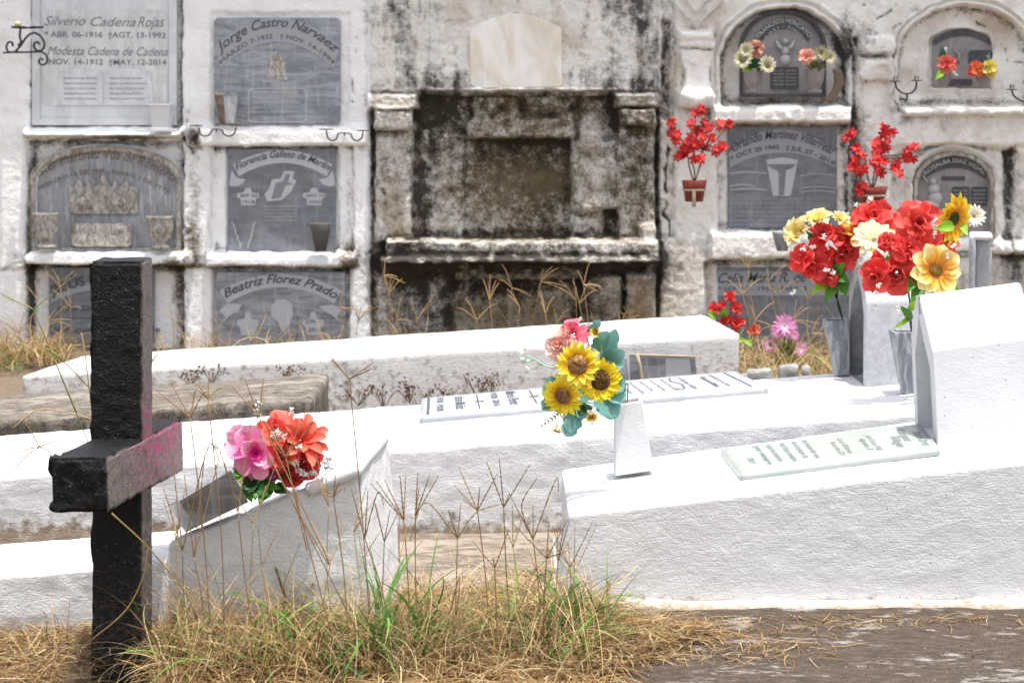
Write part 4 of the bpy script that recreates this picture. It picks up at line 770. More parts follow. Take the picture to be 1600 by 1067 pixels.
c = [c0, c1, c1 + (0, .094, 0), c0 + (0, .094, 0), a, b, b + (0, .094, 0), a + (0, .094, 0)]
for i in range(4): c[i][2] = -.08
def chip(W, n, a=.016, f=26, s=81):
    e = 1 - np.abs(n).max(1); return -ss(.06, .22, e) * np.clip(fbm(W[:, 0] * f, W[:, 1] * f, W[:, 2] * f, 3, s) - .47, 0, 1) * a * 4
def rough_edge(W, n): return chip(W, n) + (n[:, 0] < -.3) * (fbm(W[:, 0] * 20, W[:, 1] * 20, W[:, 2] * 28, 3, 71) - .5) * .010
V, F, nr = rblock(c, .005, .004, .0016, 60, 71, .0015, rough_edge); mesh('post', V, F, M['cross'], CX, True, ccol(V, nr, 0))
ya, yb = 3.01, 3.67
a, b = P(77, 716, ya), P(166, 714, ya); c0, c1 = P(80, 801, ya), P(167, 802, ya); xr_ = b[0]
b2, d2 = P(281, 654, yb), P(281, 735, yb); xl_ = a[0]
def at_(x, y, z): return np.array((x, y, z))
c = [at_(xl_, ya, c0[2]), at_(xr_, ya, c0[2]), at_(b2[0] + .003, yb, d2[2]), at_(xl_ + .004, yb, d2[2]), at_(xl_, ya, a[2]), at_(xr_, ya, b[2]), at_(b2[0] + .003, yb, b2[2]), at_(xl_ + .004, yb, b2[2])]
for q in c:
    if q[0] > xl_ + .03: q[0] += .0015
def rag(W, n): return chip(W, n) + (n[:, 0] < -.3) * ss(3.2, 3.03, W[:, 1]) * (fbm(W[:, 0] * 20, W[:, 1] * 30, W[:, 2] * 34, 3, 75) - .5) * .028 + (n[:, 1] < -.3) * (fbm(W[:, 0] * 60, 0, W[:, 2] * 60, 3, 76) - .5) * .010
V, F, nr = rblock(c, .005, .004, .0018, 60, 73, .0015, rag); mesh('arm', V, F, M['cross'], CX, True, ccol(V, nr, 1))
# ------------------------------------------------------------------ cloth flowers
rf = random.Random(11)
def lerp(a, b, t): return tuple(x + (y - x) * t for x, y in zip(a, b))
def petal(mb, o, ax, up, L, W, lift, curl, cup, cols, shape='round', nu=6, nv=4, ruf=0.0, fold=0.0, base=0.0, side_tint=None, tw=0.0):
    ax, up = norm(ax), norm(up); side = np.cross(up, ax); p = np.asarray(o, float).copy(); V = []; C = []; ph = rf.uniform(0, 6.28)
    if tw: side = side * math.cos(tw) + np.cross(ax, side) * math.sin(tw)
    for i in range(nu + 1):
        u = i / nu; an = lift + curl * u; d = ax * math.cos(an) + up * math.sin(an); n = -ax * math.sin(an) + up * math.cos(an)
        if i: p = p + d * (L / nu)
        if shape == 'round': w = (0.22 + 0.78 * ss(0, .55, u)) * math.sqrt(max(0.0, 1 - max(0, (u - .62) / .38) ** 2.2)) + (.12 if u == 1 else 0)
        elif shape == 'point': w = math.sin(math.pi * min(1, (0.10 + .90 * u)) ** .8) ** .8 if u < 1 else .04
        elif shape == 'strap': w = (.55 + .45 * ss(0, .4, u)) * (1 if u < .85 else (.75 if u < 1 else .3))
        elif shape == 'leaf': w = math.sin(math.pi * (0.06 + .94 * u) ** .75) if u < 1 else .02
        elif shape == 'lobed': w = (.42 + .58 * math.sin(math.pi * (.15 + .8 * u))) * (.72 + .28 * abs(math.cos(u * math.pi * 2.6))) * (1 if u < 1 else .35)
        for j in range(nv + 1):
            v = 2 * j / nv - 1
            q = p + side * (W / 2 * w * v) + n * (cup * W * w * v * v + fold * W * w * abs(v) + ruf * W * math.sin(ph + 5 * v + 7 * u) * u)
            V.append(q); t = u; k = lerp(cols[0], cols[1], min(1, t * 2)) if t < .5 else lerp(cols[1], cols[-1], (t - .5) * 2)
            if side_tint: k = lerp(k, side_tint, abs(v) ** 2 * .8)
            C.append(k)
    F = [(i * (nv + 1) + j, i * (nv + 1) + j + 1, (i + 1) * (nv + 1) + j + 1, (i + 1) * (nv + 1) + j) for i in range(nu) for j in range(nv)]
    mb.add(V, F, C)
def vary(c, a=.12): k = 1 + rf.uniform(-a, a); return tuple(min(1, x * k) for x in c)
def daisy(mb, c, n, Rr, cols, num=15, rings=2, lift=.25, curl=-.35, wf=.34, shape='point', r0=.30, cup=.10, ruf=.03):
    u, v, n = basis(n); a0 = rf.random() * 6
    for r_ in range(rings):
        for i in range(num):
            a = a0 + 2 * math.pi * (i + .5 * r_) / num + rf.uniform(-.08, .08); ax = u * math.cos(a) + v * math.sin(a); k = vary((1, 1, 1), .12)
            L = Rr * (1 - r0 * .8) * rf.uniform(.88, 1.06) * (1 - .12 * r_)
            petal(mb, np.asarray(c) + ax * Rr * r0 * .75 - n * Rr * .05 * r_, ax, n, L, Rr * wf, lift + .28 * r_ + rf.uniform(-.12, .12), curl + rf.uniform(-.2, .2), cup, [tuple(min(1, x * y) for x, y in zip(q, k)) for q in cols], shape, 6, 3, ruf, .10)
def disc(mb, c, n, r, c1, c2, h=.35):
    u, v, n = basis(n); V = [np.asarray(c) + n * r * h]; C = [c1]; k = 18; m = 6
    for i in range(1, m + 1):
        for j in range(k):
            a = 2 * math.pi * (j + .5 * i) / k; q = i / m; rr = r * q; V.append(np.asarray(c) + (u * math.cos(a) + v * math.sin(a)) * rr + n * r * (h * (1 - q ** 3) + rf.uniform(-.09, .09))); C.append(lerp(c1, c2, rf.random()))
    F = [(0, 1 + j, 1 + (j + 1) % k) for j in range(k)] + [(1 + i * k + j, 1 + (i + 1) * k + j, 1 + (i + 1) * k + (j + 1) % k, 1 + i * k + (j + 1) % k) for i in range(m - 1) for j in range(k)]
    mb.add(V, F, C)
    for _ in range(70):
        a = rf.random() * 6.28; q = math.sqrt(rf.random()) * .95; o = np.asarray(c) + (u * math.cos(a) + v * math.sin(a)) * r * q + n * r * (h * (1 - q ** 3)); s = r * .055
        mb.add([o + u * s, o + v * s, o - u * s, o - v * s, o + n * s * 3.2], [(0, 1, 4), (1, 2, 4), (2, 3, 4), (3, 0, 4)], lerp(c1, c2, rf.choice((0, .3, 1, 1.0))))
def rose(mb, c, n, Rr, cin, cout, rings=((3, .42, 1.35), (4, .62, 1.1), (5, .85, .72), (6, 1.0, .35)), wf=1.0, ruf=.05, curl=-.5, shape='round'):
    u, v, n = basis(n); a0 = rf.random() * 6; c = np.asarray(c)
    for ri, (num, s, lift) in enumerate(rings):
        for i in range(num):
            a = a0 + ri * .7 + 2 * math.pi * i / num + rf.uniform(-.3, .3); ax = u * math.cos(a) + v * math.sin(a)
            k = lerp(cin, cout, ri / max(1, len(rings) - 1)); k1 = vary(k, .14); kt = vary(lerp(k, cout, .6), .1)
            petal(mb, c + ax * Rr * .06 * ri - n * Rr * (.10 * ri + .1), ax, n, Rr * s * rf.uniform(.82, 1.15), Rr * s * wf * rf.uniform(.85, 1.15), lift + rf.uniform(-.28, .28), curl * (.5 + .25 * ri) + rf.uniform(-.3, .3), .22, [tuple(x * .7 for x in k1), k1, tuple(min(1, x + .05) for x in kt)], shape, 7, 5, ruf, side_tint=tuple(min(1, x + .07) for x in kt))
def leaf(mb, p0, p1, up, W, col, shape='leaf', curl=-.5, fold=.12, tip=None):
    d = np.asarray(p1) - np.asarray(p0); L = np.linalg.norm(d); c = vary(col, .15); t = tip or tuple(x * 1.15 for x in c)
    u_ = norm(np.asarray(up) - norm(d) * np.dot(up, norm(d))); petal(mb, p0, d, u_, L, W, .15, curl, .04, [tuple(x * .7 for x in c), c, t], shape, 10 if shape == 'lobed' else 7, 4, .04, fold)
def sprig(mb, p, d, L, col=(.85, .85, .82), stem=(.55, .60, .5), k=7, s=.0035):
    d = norm(d); p = np.asarray(p, float)
    for i in range(k):
        q = p + d * L * (.3 + .7 * i / k) + np.array([rf.uniform(-1, 1) for _ in range(3)]) * L * .22; tube(mb, [p + d * L * .15 * i / k, (p + q) / 2 + d * L * .05, q], .0006, 4, stem)
        for j in range(4): petal(mb, q, [rf.uniform(-1, 1) for _ in range(3)], d + np.array([rf.uniform(-.5, .5) for _ in range(3)]), s * 1.7, s, .4, .2, .1, [col, col, col], 'round', 3, 2)
def fern(mb, pts, W, col, k=14):
    c = curve(pts, 5); tube(mb, c, .0009, 4, tuple(x * .8 for x in col))
    for i in range(k):
        t = (i + .5) / k; p = c[int(t * (len(c) - 1))]; q = c[min(len(c) - 1, int(t * (len(c) - 1)) + 1)]; d = norm(q - p + 1e-6); s = np.cross(d, (0, 1, 0)); w_ = W * (1 - .6 * t)
        for sg in (-1, 1): petal(mb, p, d * .9 + s * sg, (0, -1, 0), w_, w_ * .28, 0, -.3, .1, [col, col, vary(col, .3)], 'point', 3, 2)
def bouquet(name, label, loc, cat='bouquet', group=None): return empty(name, loc, label, cat, group)
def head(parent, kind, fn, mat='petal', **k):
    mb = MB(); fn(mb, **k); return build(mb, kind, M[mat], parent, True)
RED, CRIM, CORAL = (.80, .028, .020), (.46, .008, .008), (.82, .10, .065)
LOOSE = (((3, .45, 1.2), (3, .7, .75), (5, .92, .3)), ((2, .4, 1.3), (4, .66, .9), (4, .9, .35), (2, 1.0, .0)), ((3, .45, 1.35), (5, .78, .6), (3, 1.0, .1)))
YEL, AMB = (.90, .60, .02), (.86, .30, .012); GRN, DGRN, LGRN, TEAL = (.07, .22, .02), (.02, .09, .02), (.25, .45, .03), (.13, .34, .29)
CREAM, PINK, MAG = (.84, .76, .42), (.80, .30, .55), (.72, .02, .42)
# --- sunflower bouquet on the front tomb
Y = 3.93; b = bouquet('flower_bouquet', 'sunflower bouquet with teal leaves leaning out of the white vase', P(960, 645, 4.0)); S = Y / 2950
def sunf(parent, x, y, r, n, cols, dr=.42, dc=((.10, .035, .012), (.42, .24, .08)), num=15, Yd=Y, **k):
    c = P(x, y, Yd); o = head(parent, 'sunflower', lambda m: daisy(m, c, n, r * Yd / 2950, cols, num, 2, r0=dr, **k)); mb = MB(); disc(mb, c + norm(n) * .003, n, r * Yd / 2950 * dr, *dc); build(mb, 'flower_center', M['seed'], o, True)
sunf(b, 903, 570, 39, (-.15, -1, .22), [(.80, .24, .005), (.92, .66, .02), (.93, .82, .14)], Yd=3.88); sunf(b, 938, 594, 39, (.12, -1, .12), [YEL, (.90, .68, .015), (.9, .72, .03)], dc=((.04, .016, .006), (.20, .11, .02)), Yd=3.90)
sunf(b, 880, 618, 37, (-.38, -1, -.18), [(.80, .30, .005), (.92, .70, .02), (.93, .80, .08)], .36, Yd=3.89); sunf(b, 930, 519, 11, (.2, -1, .5), [YEL, YEL, CREAM], .4, num=9, Yd=3.93); sunf(b, 924, 651, 12, (0, -1, -.4), [YEL, YEL, YEL], .35, num=9, Yd=3.93); sunf(b, 871, 672, 12, (-.3, -.5, -.9), [YEL, YEL, CREAM], .3, num=8, Yd=3.92)
head(b, 'rose', lambda m: rose(m, P(896, 519, 3.94), (-.2, -.8, .6), 24 * S, (.55, .02, .07), (.80, .16, .24))); head(b, 'peony', lambda m: rose(m, P(874, 540, 3.93), (-.6, -1, .2), 26 * S, (.85, .33, .24), (.88, .58, .48), ruf=.10))
head(b, 'rose', lambda m: rose(m, P(922, 612, 3.93), (0, -1, .1), 12 * S, (.55, .12, .03), (.7, .3, .02)))
mb = MB()
for x0, y0, x1, y1, w_ in ((946, 560, 962, 515, 26), (942, 570, 975, 548, 30), (940, 600, 968, 600, 30), (945, 555, 973, 575, 34), (940, 610, 958, 652, 44), (935, 620, 940, 648, 18), (905, 625, 890, 676, 34), (905, 630, 912, 655, 24), (880, 600, 848, 618, 36), (910, 590, 914, 632, 20), (875, 590, 852, 600, 22), (880, 630, 868, 640, 20), (950, 590, 974, 610, 36), (930, 545, 950, 518, 26), (955, 600, 970, 630, 34), (945, 625, 962, 655, 32), (900, 645, 884, 682, 34), (865, 620, 848, 640, 26), (920, 520, 938, 500, 16)): leaf(mb, P(x0, y0, 3.945), P(x1, y1, 3.92), (.1, -1, .15), w_ * S, TEAL if rf.random() < .75 else (.10, .28, .17), 'lobed', -.3, .05, (.24, .48, .46))
for x0, y0, x1, y1, w_ in ((900, 560, 925, 545, 14), (915, 635, 905, 648, 12), (895, 600, 900, 622, 14), (925, 640, 912, 630, 8)): leaf(mb, P(x0, y0, 3.94), P(x1, y1, 3.91), (0, -1, 0), w_ * S, DGRN)
build(mb, 'leaves', M['leaf'], b)
mb = MB(); fern(mb, [P(885, 632, 3.9), P(868, 650, 3.9), P(842, 668, 3.9)], .016, (.14, .19, .05)); build(mb, 'fern_sprig', M['leaf'], b)
mb = MB(); fern(mb, [P(875, 628, 3.9), P(860, 634, 3.9), P(847, 640, 3.9)], .012, (.14, .19, .05)); build(mb, 'fern_sprig', M['leaf'], b)
mb = MB(); fern(mb, [P(918, 560, 3.9), P(920, 540, 3.9), P(916, 526, 3.9)], .010, (.22, .26, .05)); build(mb, 'fern_sprig', M['leaf'], b)
mb = MB(); fern(mb, [P(940, 580, 3.9), P(938, 560, 3.9), P(940, 540, 3.9)], .009, (.20, .30, .12)); build(mb, 'fern_sprig', M['leaf'], b)
mb = MB(); c_ = curve([P(880, 574, 3.93), P(855, 573, 3.92), P(836, 562, 3.92), P(822, 556, 3.92)]); tube(mb, c_, .0016, 5, (.35, .66, .42)); tube(mb, [P(846, 569, 3.92), P(835, 577, 3.92)], .0013, 4, (.35, .66, .42)); tube(mb, [P(836, 562, 3.92), P(818, 567, 3.92)], .0012, 4, (.35, .66, .42))
for x, y in ((822, 549), (818, 557), (820, 566), (828, 560), (826, 571), (817, 548)):
    for j in range(2): petal(mb, P(x, y, 3.92), (rf.uniform(-1, .2), -.3, rf.uniform(-1, 1)), (0, -1, .3), .010, .006, .3, .3, .2, [(.5, .7, .5), (.7, .8, .65), (.8, .84, .76)], 'round', 4, 2)
for x, y, dx, dz in ((862, 588, -1, .8), (868, 590, -.6, 1), (918, 640, .5, -.3), (870, 660, 0, -1), (878, 655, .3, 1), (925, 655, 0, -1), (905, 503, .3, 1), (915, 510, .8, .6), (898, 528, -.4, .4)): petal(mb, P(x, y, 3.9), (dx, -.2, dz), (0, -1, 0), .014, .008, .2, .2, .25, [(.6, .68, .5), (.85, .8, .76), (.85, .66, .68)], 'round', 4, 3)
build(mb, 'filler_sprig', M['leaf'], b)
mb = MB(); rs = random.Random(3)
for i in range(7):
    x0 = 966 + i * 3; tube(mb, curve([P(x0 - 4, 628, 4.07 + .01 * (i % 3)), P(x0 - 3 + rs.uniform(-2, 2), 606, 4.05), P(972 + i * 1.3, 596 + rs.uniform(0, 5), 4.04), P(962 + i, 604 + rs.uniform(0, 8), 4.02), P(948, 615, 3.97)], 5), .0013, 5, (.035, .04, .03))
for x0, y0, x1, y1 in ((952, 622, 905, 590), (955, 620, 925, 600), (953, 625, 890, 625), (950, 620, 925, 645)): tube(mb, curve([P(x0, y0, 4.0), P((x0 + x1) / 2, (y0 + y1) / 2 + 4, 3.96), P(x1, y1, 3.93)]), .0013, 5, (.05, .12, .04))
build(mb, 'stems', M['leaf'], b)
# --- left of the two red and yellow bouquets
def lily(m, c, n, r, cin, cout, num=6, wf=.42, lift=.55, shape='point', ruf=.06):
    daisy(m, c, n, r, [cin, lerp(cin, cout, .6), cout], num, 2, lift, -.6, wf, shape, .12, .25, ruf)
b = bouquet('flower_bouquet', 'red and pale yellow cloth bouquet rising behind the small arched headstone', P(1316, 495, 4.96)); Yb = 4.97; S = Yb / 2950
for x, y, r, nx_, nz in ((1290, 366, 27, -.3, .7), (1320, 397, 31, .2, .2), (1270, 414, 34, -.4, -.1), (1252, 402, 22, -.8, .3), (1364, 338, 36, .1, .75), (1292, 436, 20, 0, -.6), (1322, 372, 18, .3, .5)):
    head(b, 'rose', lambda m: rose(m, P(x, y, Yb + rf.uniform(-.03, .03)), (nx_, -1, nz), r * .98 * S, CRIM, RED, wf=1.2, ruf=.12, rings=LOOSE[rf.randrange(3)]))
for x, y, r, nx_, nz in ((1247, 364, 30, -.9, .5), (1278, 344, 28, -.3, 1.2), (1313, 343, 18, .2, 1.0)):
    head(b, 'lily', lambda m: lily(m, P(x, y, Yb), (nx_, -.7, nz), r * S, (.80, .55, .06), CREAM, wf=.6))
head(b, 'tulip', lambda m: rose(m, P(1339, 360, Yb), (.1, -.6, .9), 24 * S, (.7, .25, .02), (.85, .42, .05)))
head(b, 'gerbera', lambda m: daisy(m, P(1366, 376, Yb - .08), (-.1, -.7, .8), 40 * S, [(.86, .50, .28), (.88, .74, .5), CREAM], 13, 2, .25, -.3, .28, 'strap', .14))
mb = MB()
for x0, y0, x1, y1, w_ in ((1300, 430, 1318, 412, 22), (1305, 440, 1290, 470, 20), (1296, 436, 1268, 458, 16), (1310, 430, 1322, 462, 24), (1295, 390, 1268, 394, 14), (1270, 375, 1262, 362, 10), (1350, 352, 1368, 360, 22), (1350, 350, 1345, 372, 20), (1300, 425, 1326, 440, 22)): leaf(mb, P(x0, y0, Yb + .02), P(x1, y1, Yb - .02), (0, -1, .3), w_ * S, GRN if rf.random() < .7 else LGRN)
build(mb, 'leaves', M['leaf'], b)
mb = MB()
for x1, y1 in ((1290, 425), (1305, 400), (1340, 380), (1275, 430), (1262, 370)): tube(mb, curve([P(1317, 500, 5.0), P(1308, 468, 5.01), P((1300 + x1) / 2, (450 + y1) / 2, 5.02), P(x1, y1, Yb)]), .0018, 5, (.02, .07, .03))
build(mb, 'stems', M['leaf'], b)
mb = MB()
for x, y, dx, dz in ((1290, 376, -.3, .5), (1294, 390, -.2, .6), (1297, 425, -.5, .3), (1296, 428, .5, .3), (1244, 452, -.5, -.4), (1340, 326, -.4, .8), (1356, 318, 0, 1), (1328, 336, -1, .2), (1275, 384, -.6, -.2), (1260, 388, -.5, 0), (1286, 350, .4, .8)): mb = MB(); sprig(mb, P(x, y, Yb - .05), (dx, -.4, dz), .018); build(mb, 'filler_sprig', M['leaf'], b)
# --- right of the two
b = bouquet('flower_bouquet', 'tall red bouquet with one big orange daisy and a yellow sunflower', P(1424, 515, 4.64)); Yb = 4.52; S = Yb / 2950
for x, y, r, nx_, nz in ((1436, 350, 38, -.1, .35), (1400, 428, 38, -.3, -.25), (1367, 432, 30, -.9, -.2), (1480, 380, 26, .6, .2), (1420, 386, 26, -.1, .4), (1400, 392, 22, -.6, .4), (1442, 388, 20, 0, .5), (1376, 412, 20, -.8, .2), (1385, 376, 16, -.5, .5)):
    head(b, 'rose', lambda m: rose(m, P(x, y, Yb + rf.uniform(-.03, .03)), (nx_, -1, nz), r * S, CRIM, (.86, .07, .05) if r > 30 else RED, wf=1.2, ruf=.13, rings=LOOSE[rf.randrange(3)]))
sunf(b, 1489, 342, 44, (.55, -.7, -.15), [(.78, .20, .01), (.90, .50, .015), (.90, .78, .08)], .27, ((.03, .04, .01), (.08, .09, .02)), 12, Yb - .02, wf=.42)
sunf(b, 1462, 422, 44, (.15, -1, .25), [(.80, .20, .01), (.90, .50, .06), (.92, .86, .42)], .24, ((.22, .10, .01), (.34, .19, .03)), 9, Yb - .06, wf=.56, shape='round')
head(b, 'gerbera', lambda m: daisy(m, P(1522, 338, Yb + .10), (.2, -1, .3), 20 * S, [(.7, .6, .4), (.82, .78, .66), (.84, .82, .74)], 16, 2, .2, -.2, .22, 'strap', .2))
head(b, 'rose', lambda m: rose(m, P(1478, 443, Yb + .02), (.3, -.6, -.7), 18 * S, (.55, .4, .05), (.6, .62, .08)))
mb = MB()
for x0, y0, x1, y1, w_ in ((1440, 440, 1425, 470, 22), (1445, 442, 1462, 455, 20), (1470, 440, 1498, 452, 24), (1430, 430, 1420, 455, 20), (1424, 500, 1408, 478, 14), (1422, 485, 1432, 464, 13), (1424, 495, 1396, 514, 8), (1478, 362, 1474, 340, 18), (1380, 410, 1388, 398, 12), (1500, 350, 1512, 366, 12), (1432, 440, 1440, 480, 18)): leaf(mb, P(x0, y0, Yb), P(x1, y1, Yb - .04), (0, -1, .3), w_ * S, GRN if rf.random() < .6 else LGRN)
leaf(mb, P(1490, 352, Yb - .06), P(1464, 358, Yb - .08), (0, -1, .3), 18 * S, (.22, .42, .02)); build(mb, 'leaves', M['leaf'], b)
mb = MB()
for x1, y1 in ((1430, 445), (1410, 440), (1455, 430), (1470, 400), (1415, 450)): tube(mb, curve([P(1424, 520, 4.66), P(1423, 485, 4.6), P((1424 + x1) / 2, (460 + y1) / 2, 4.55), P(x1, y1, Yb)]), .0018, 5, (.02, .09, .03))
build(mb, 'stems', M['leaf'], b)
mb = MB()
for x, y, dx, dz in ((1457, 372, .2, 1), (1459, 360, 0, 1), (1456, 352, .3, .6), (1373, 456, -.3, -.2), (1369, 450, .2, .3), (1383, 402, 0, .3), (1484, 388, .2, .3), (1482, 394, -.2, -.4), (1368, 474, 0, -.8), (1403, 474, 0, -.8)): mb = MB(); sprig(mb, P(x, y, Yb - .07), (dx, -.4, dz), .018); build(mb, 'filler_sprig', M['leaf'], b)
# --- pink and coral bouquet of the tipped vase
b = bouquet('flower_bouquet', 'pink and coral red cloth bouquet lying out of the tipped grey vase', P(392, 765, 3.55)); Yb = 3.52; S = Yb / 2950
LP = (.84, .50, .66)
def big_pink(m):
    c = P(400, 706, Yb - .03)
    for (tx, ty, w_, l_, li, tw) in ((-46, -20, 46, 50, .15, .3), (-22, -50, 44, 46, .3, -.2), (-30, 34, 34, 44, .1, .4), (10, 40, 28, 46, .15, -.5), (24, 20, 30, 34, .4, 0), (16, -28, 30, 34, .8, .2), (-12, -10, 30, 34, 1.0, .5), (8, 8, 26, 36, .9, -.4)):
        ax = P(400 + tx, 706 + ty, Yb - .03) - c; petal(m, c, ax, (.0, -1, .15), l_ * S, w_ * S, li, -.35, .25, [(.88, .03, .38), (.90, .22, .48), (.92, .52, .64)], 'round', 8, 6, .07, tw=tw * .3)
    rose(m, c + (0, -.008, 0), (.1, -1, .1), 22 * S, (.80, .004, .32), (.86, .02, .36), ((4, .6, 1.3), (4, .95, 1.05)), .8, .08)
head(b, 'lily', big_pink)
head(b, 'lily', lambda m: lily(m, P(375, 692, Yb + .01), (-.8, -.8, .35), 34 * S, (.88, .18, .46), (.92, .56, .66), 4, .85, .35, 'round', .06)); head(b, 'lily', lambda m: lily(m, P(386, 732, Yb), (-.3, -.9, -.5), 30 * S, (.88, .15, .42), (.93, .62, .70), 4, .75, .3, 'point', .06))
head(b, 'rose', lambda m: rose(m, P(432, 676, Yb), (-.2, -1, .5), 33 * S, (.70, .07, .04), CORAL, wf=1.15)); head(b, 'rose', lambda m: rose(m, P(442, 712, Yb - .02), (.1, -1, -.1), 24 * S, (.45, .01, .01), CORAL))
head(b, 'rose', lambda m: rose(m, P(474, 724, Yb), (.2, -1, -.1), 32 * S, (.38, .006, .006), (.52, .012, .012), wf=1.2)); head(b, 'rose', lambda m: rose(m, P(452, 746, Yb), (-.1, -1, -.6), 22 * S, (.40, .006, .006), (.6, .02, .015)))
head(b, 'tulip', lambda m: lily(m, P(470, 690, Yb - .03), (.45, -.7, .55), 50 * S, (.62, .03, .02), (.84, .18, .11), 7, .30, .7, 'strap', .03)); head(b, 'rose', lambda m: rose(m, P(452, 668, Yb + .03), (0, -.6, .8), 20 * S, (.6, .02, .02), (.74, .06, .05)))
head(b, 'rose', lambda m: rose(m, P(418, 738, Yb + .01), (.2, -1, -.3), 24 * S, (.60, .01, .30), (.74, .12, .42)))
mb = MB()
for x0, y0, x1, y1, w_ in ((385, 730, 362, 700, 18), (380, 735, 364, 742, 18), (400, 750, 375, 765, 22), (405, 755, 398, 778, 24), (400, 752, 420, 775, 22), (395, 745, 388, 772, 26), (440, 700, 462, 680, 18), (440, 702, 470, 700, 16), (450, 708, 452, 722, 10), (410, 755, 436, 762, 18), (420, 760, 405, 785, 24), (430, 760, 450, 768, 20), (385, 755, 392, 782, 24), (378, 720, 370, 690, 10), (372, 738, 374, 752, 14)): leaf(mb, P(x0, y0, Yb + .01), P(x1, y1, Yb - .03), (0, -1, .3), w_ * S, (GRN, DGRN, DGRN, LGRN)[rf.randrange(4)])
build(mb, 'leaves', M['leaf'], b)
mb = MB()
for x, y, dx, dz in ((440, 682, -.2, .3), (428, 690, 0, .5), (434, 686, .5, .3), (462, 700, .3, .2), (460, 730, .5, -.3), (468, 736, .7, -.2), (480, 738, .6, -.1), (455, 722, .4, 0), (500, 722, 1, -.1), (508, 716, 1, 0), (505, 730, 1, -.4), (456, 655, 0, 1), (402, 655, .1, 1), (404, 640, 0, 1), (343, 700, -.6, .3)): mb = MB(); sprig(mb, P(x, y, Yb - .06), (dx, -.4, dz), .02, (.80, .79, .74) if x < 480 else (.5, .52, .48), k=8, s=.003); build(mb, 'filler_sprig', M['leaf'], b)
mb = MB()
for x1, y1 in ((400, 735), (430, 735), (420, 720), (450, 740)): tube(mb, curve([P(372, 765, 3.53), P(392, 762, 3.52), P(x1, y1, Yb)]), .002, 5, (.03, .10, .03))
build(mb, 'stems', M['leaf'], b)
# --- flowers on the ground by the wall
Yw = 7.4; S = Yw / 2950
b = bouquet('flower_bouquet', 'small bunch of seven red rosebuds behind the right end of the farthest tomb', P(1140, 590, Yw))
for x, y, r in ((1141, 464, 10), (1116, 483, 11), (1129, 477, 8), (1150, 481, 11), (1134, 500, 10), (1151, 504, 12), (1179, 516, 11)): head(b, 'rose', lambda m: rose(m, P(x, y, Yw), (rf.uniform(-.3, .3), -1, .4), r * S, RED, (.60, .03, .02) if x < 1170 else (.62, .12, .05), ((3, .6, 1.3), (4, .85, 1.0), (5, 1, .6))))
mb = MB()
for x, y in ((1141, 464), (1116, 483), (1150, 481), (1134, 500), (1151, 504), (1179, 516)): tube(mb, curve([P(1150, 600, Yw + .03), P((1150 + x) / 2, 545, Yw + .02), P(x, y + 3, Yw + .01)]), .0025, 4, (.05, .12, .02))
for x0, y0, x1, y1 in ((1130, 495, 1134, 480), (1150, 530, 1164, 532), (1165, 530, 1175, 540), (1120, 495, 1106, 488)): leaf(mb, P(x0, y0, Yw), P(x1, y1, Yw - .03), (0, -1, .3), .03, LGRN)
build(mb, 'stems', M['leaf'], b)
b = bouquet('flower_bouquet', 'pink and white spiky flowers among dry grass under the burial wall', P(1225, 590, Yw))
for x, y, r in ((1226, 510, 22), (1203, 541, 13), (1251, 546, 14), (1215, 520, 14), (1238, 524, 12)): head(b, 'spider_flower', lambda m: daisy(m, P(x, y, Yw - .02), (rf.uniform(-.2, .2), -1, .6), r * S, [(.8, .68, .76), (.76, .36, .58), (.62, .16, .42)], 16, 2, .55, -.5, .12, 'strap', .1))
mb = MB()
for x, y in ((1226, 510), (1203, 541), (1251, 546), (1215, 520), (1238, 524), (1232, 530), (1220, 535)): tube(mb, curve([P(1225 + (x - 1225) * .3, 600, Yw + .02), P((1225 + x) / 2, 560, Yw + .02), P(x, y, Yw)]), .003, 4, (.14, .20, .05))
for i in range(14): x0 = 1205 + 45 * rf.random(); y0 = 550 + 30 * rf.random(); leaf(mb, P(x0, y0, Yw), P(x0 + rf.uniform(-12, 12), y0 - 20, Yw - .04), (0, -1, .3), .02, (.16, .24, .06))
build(mb, 'stems', M['leaf'], b)
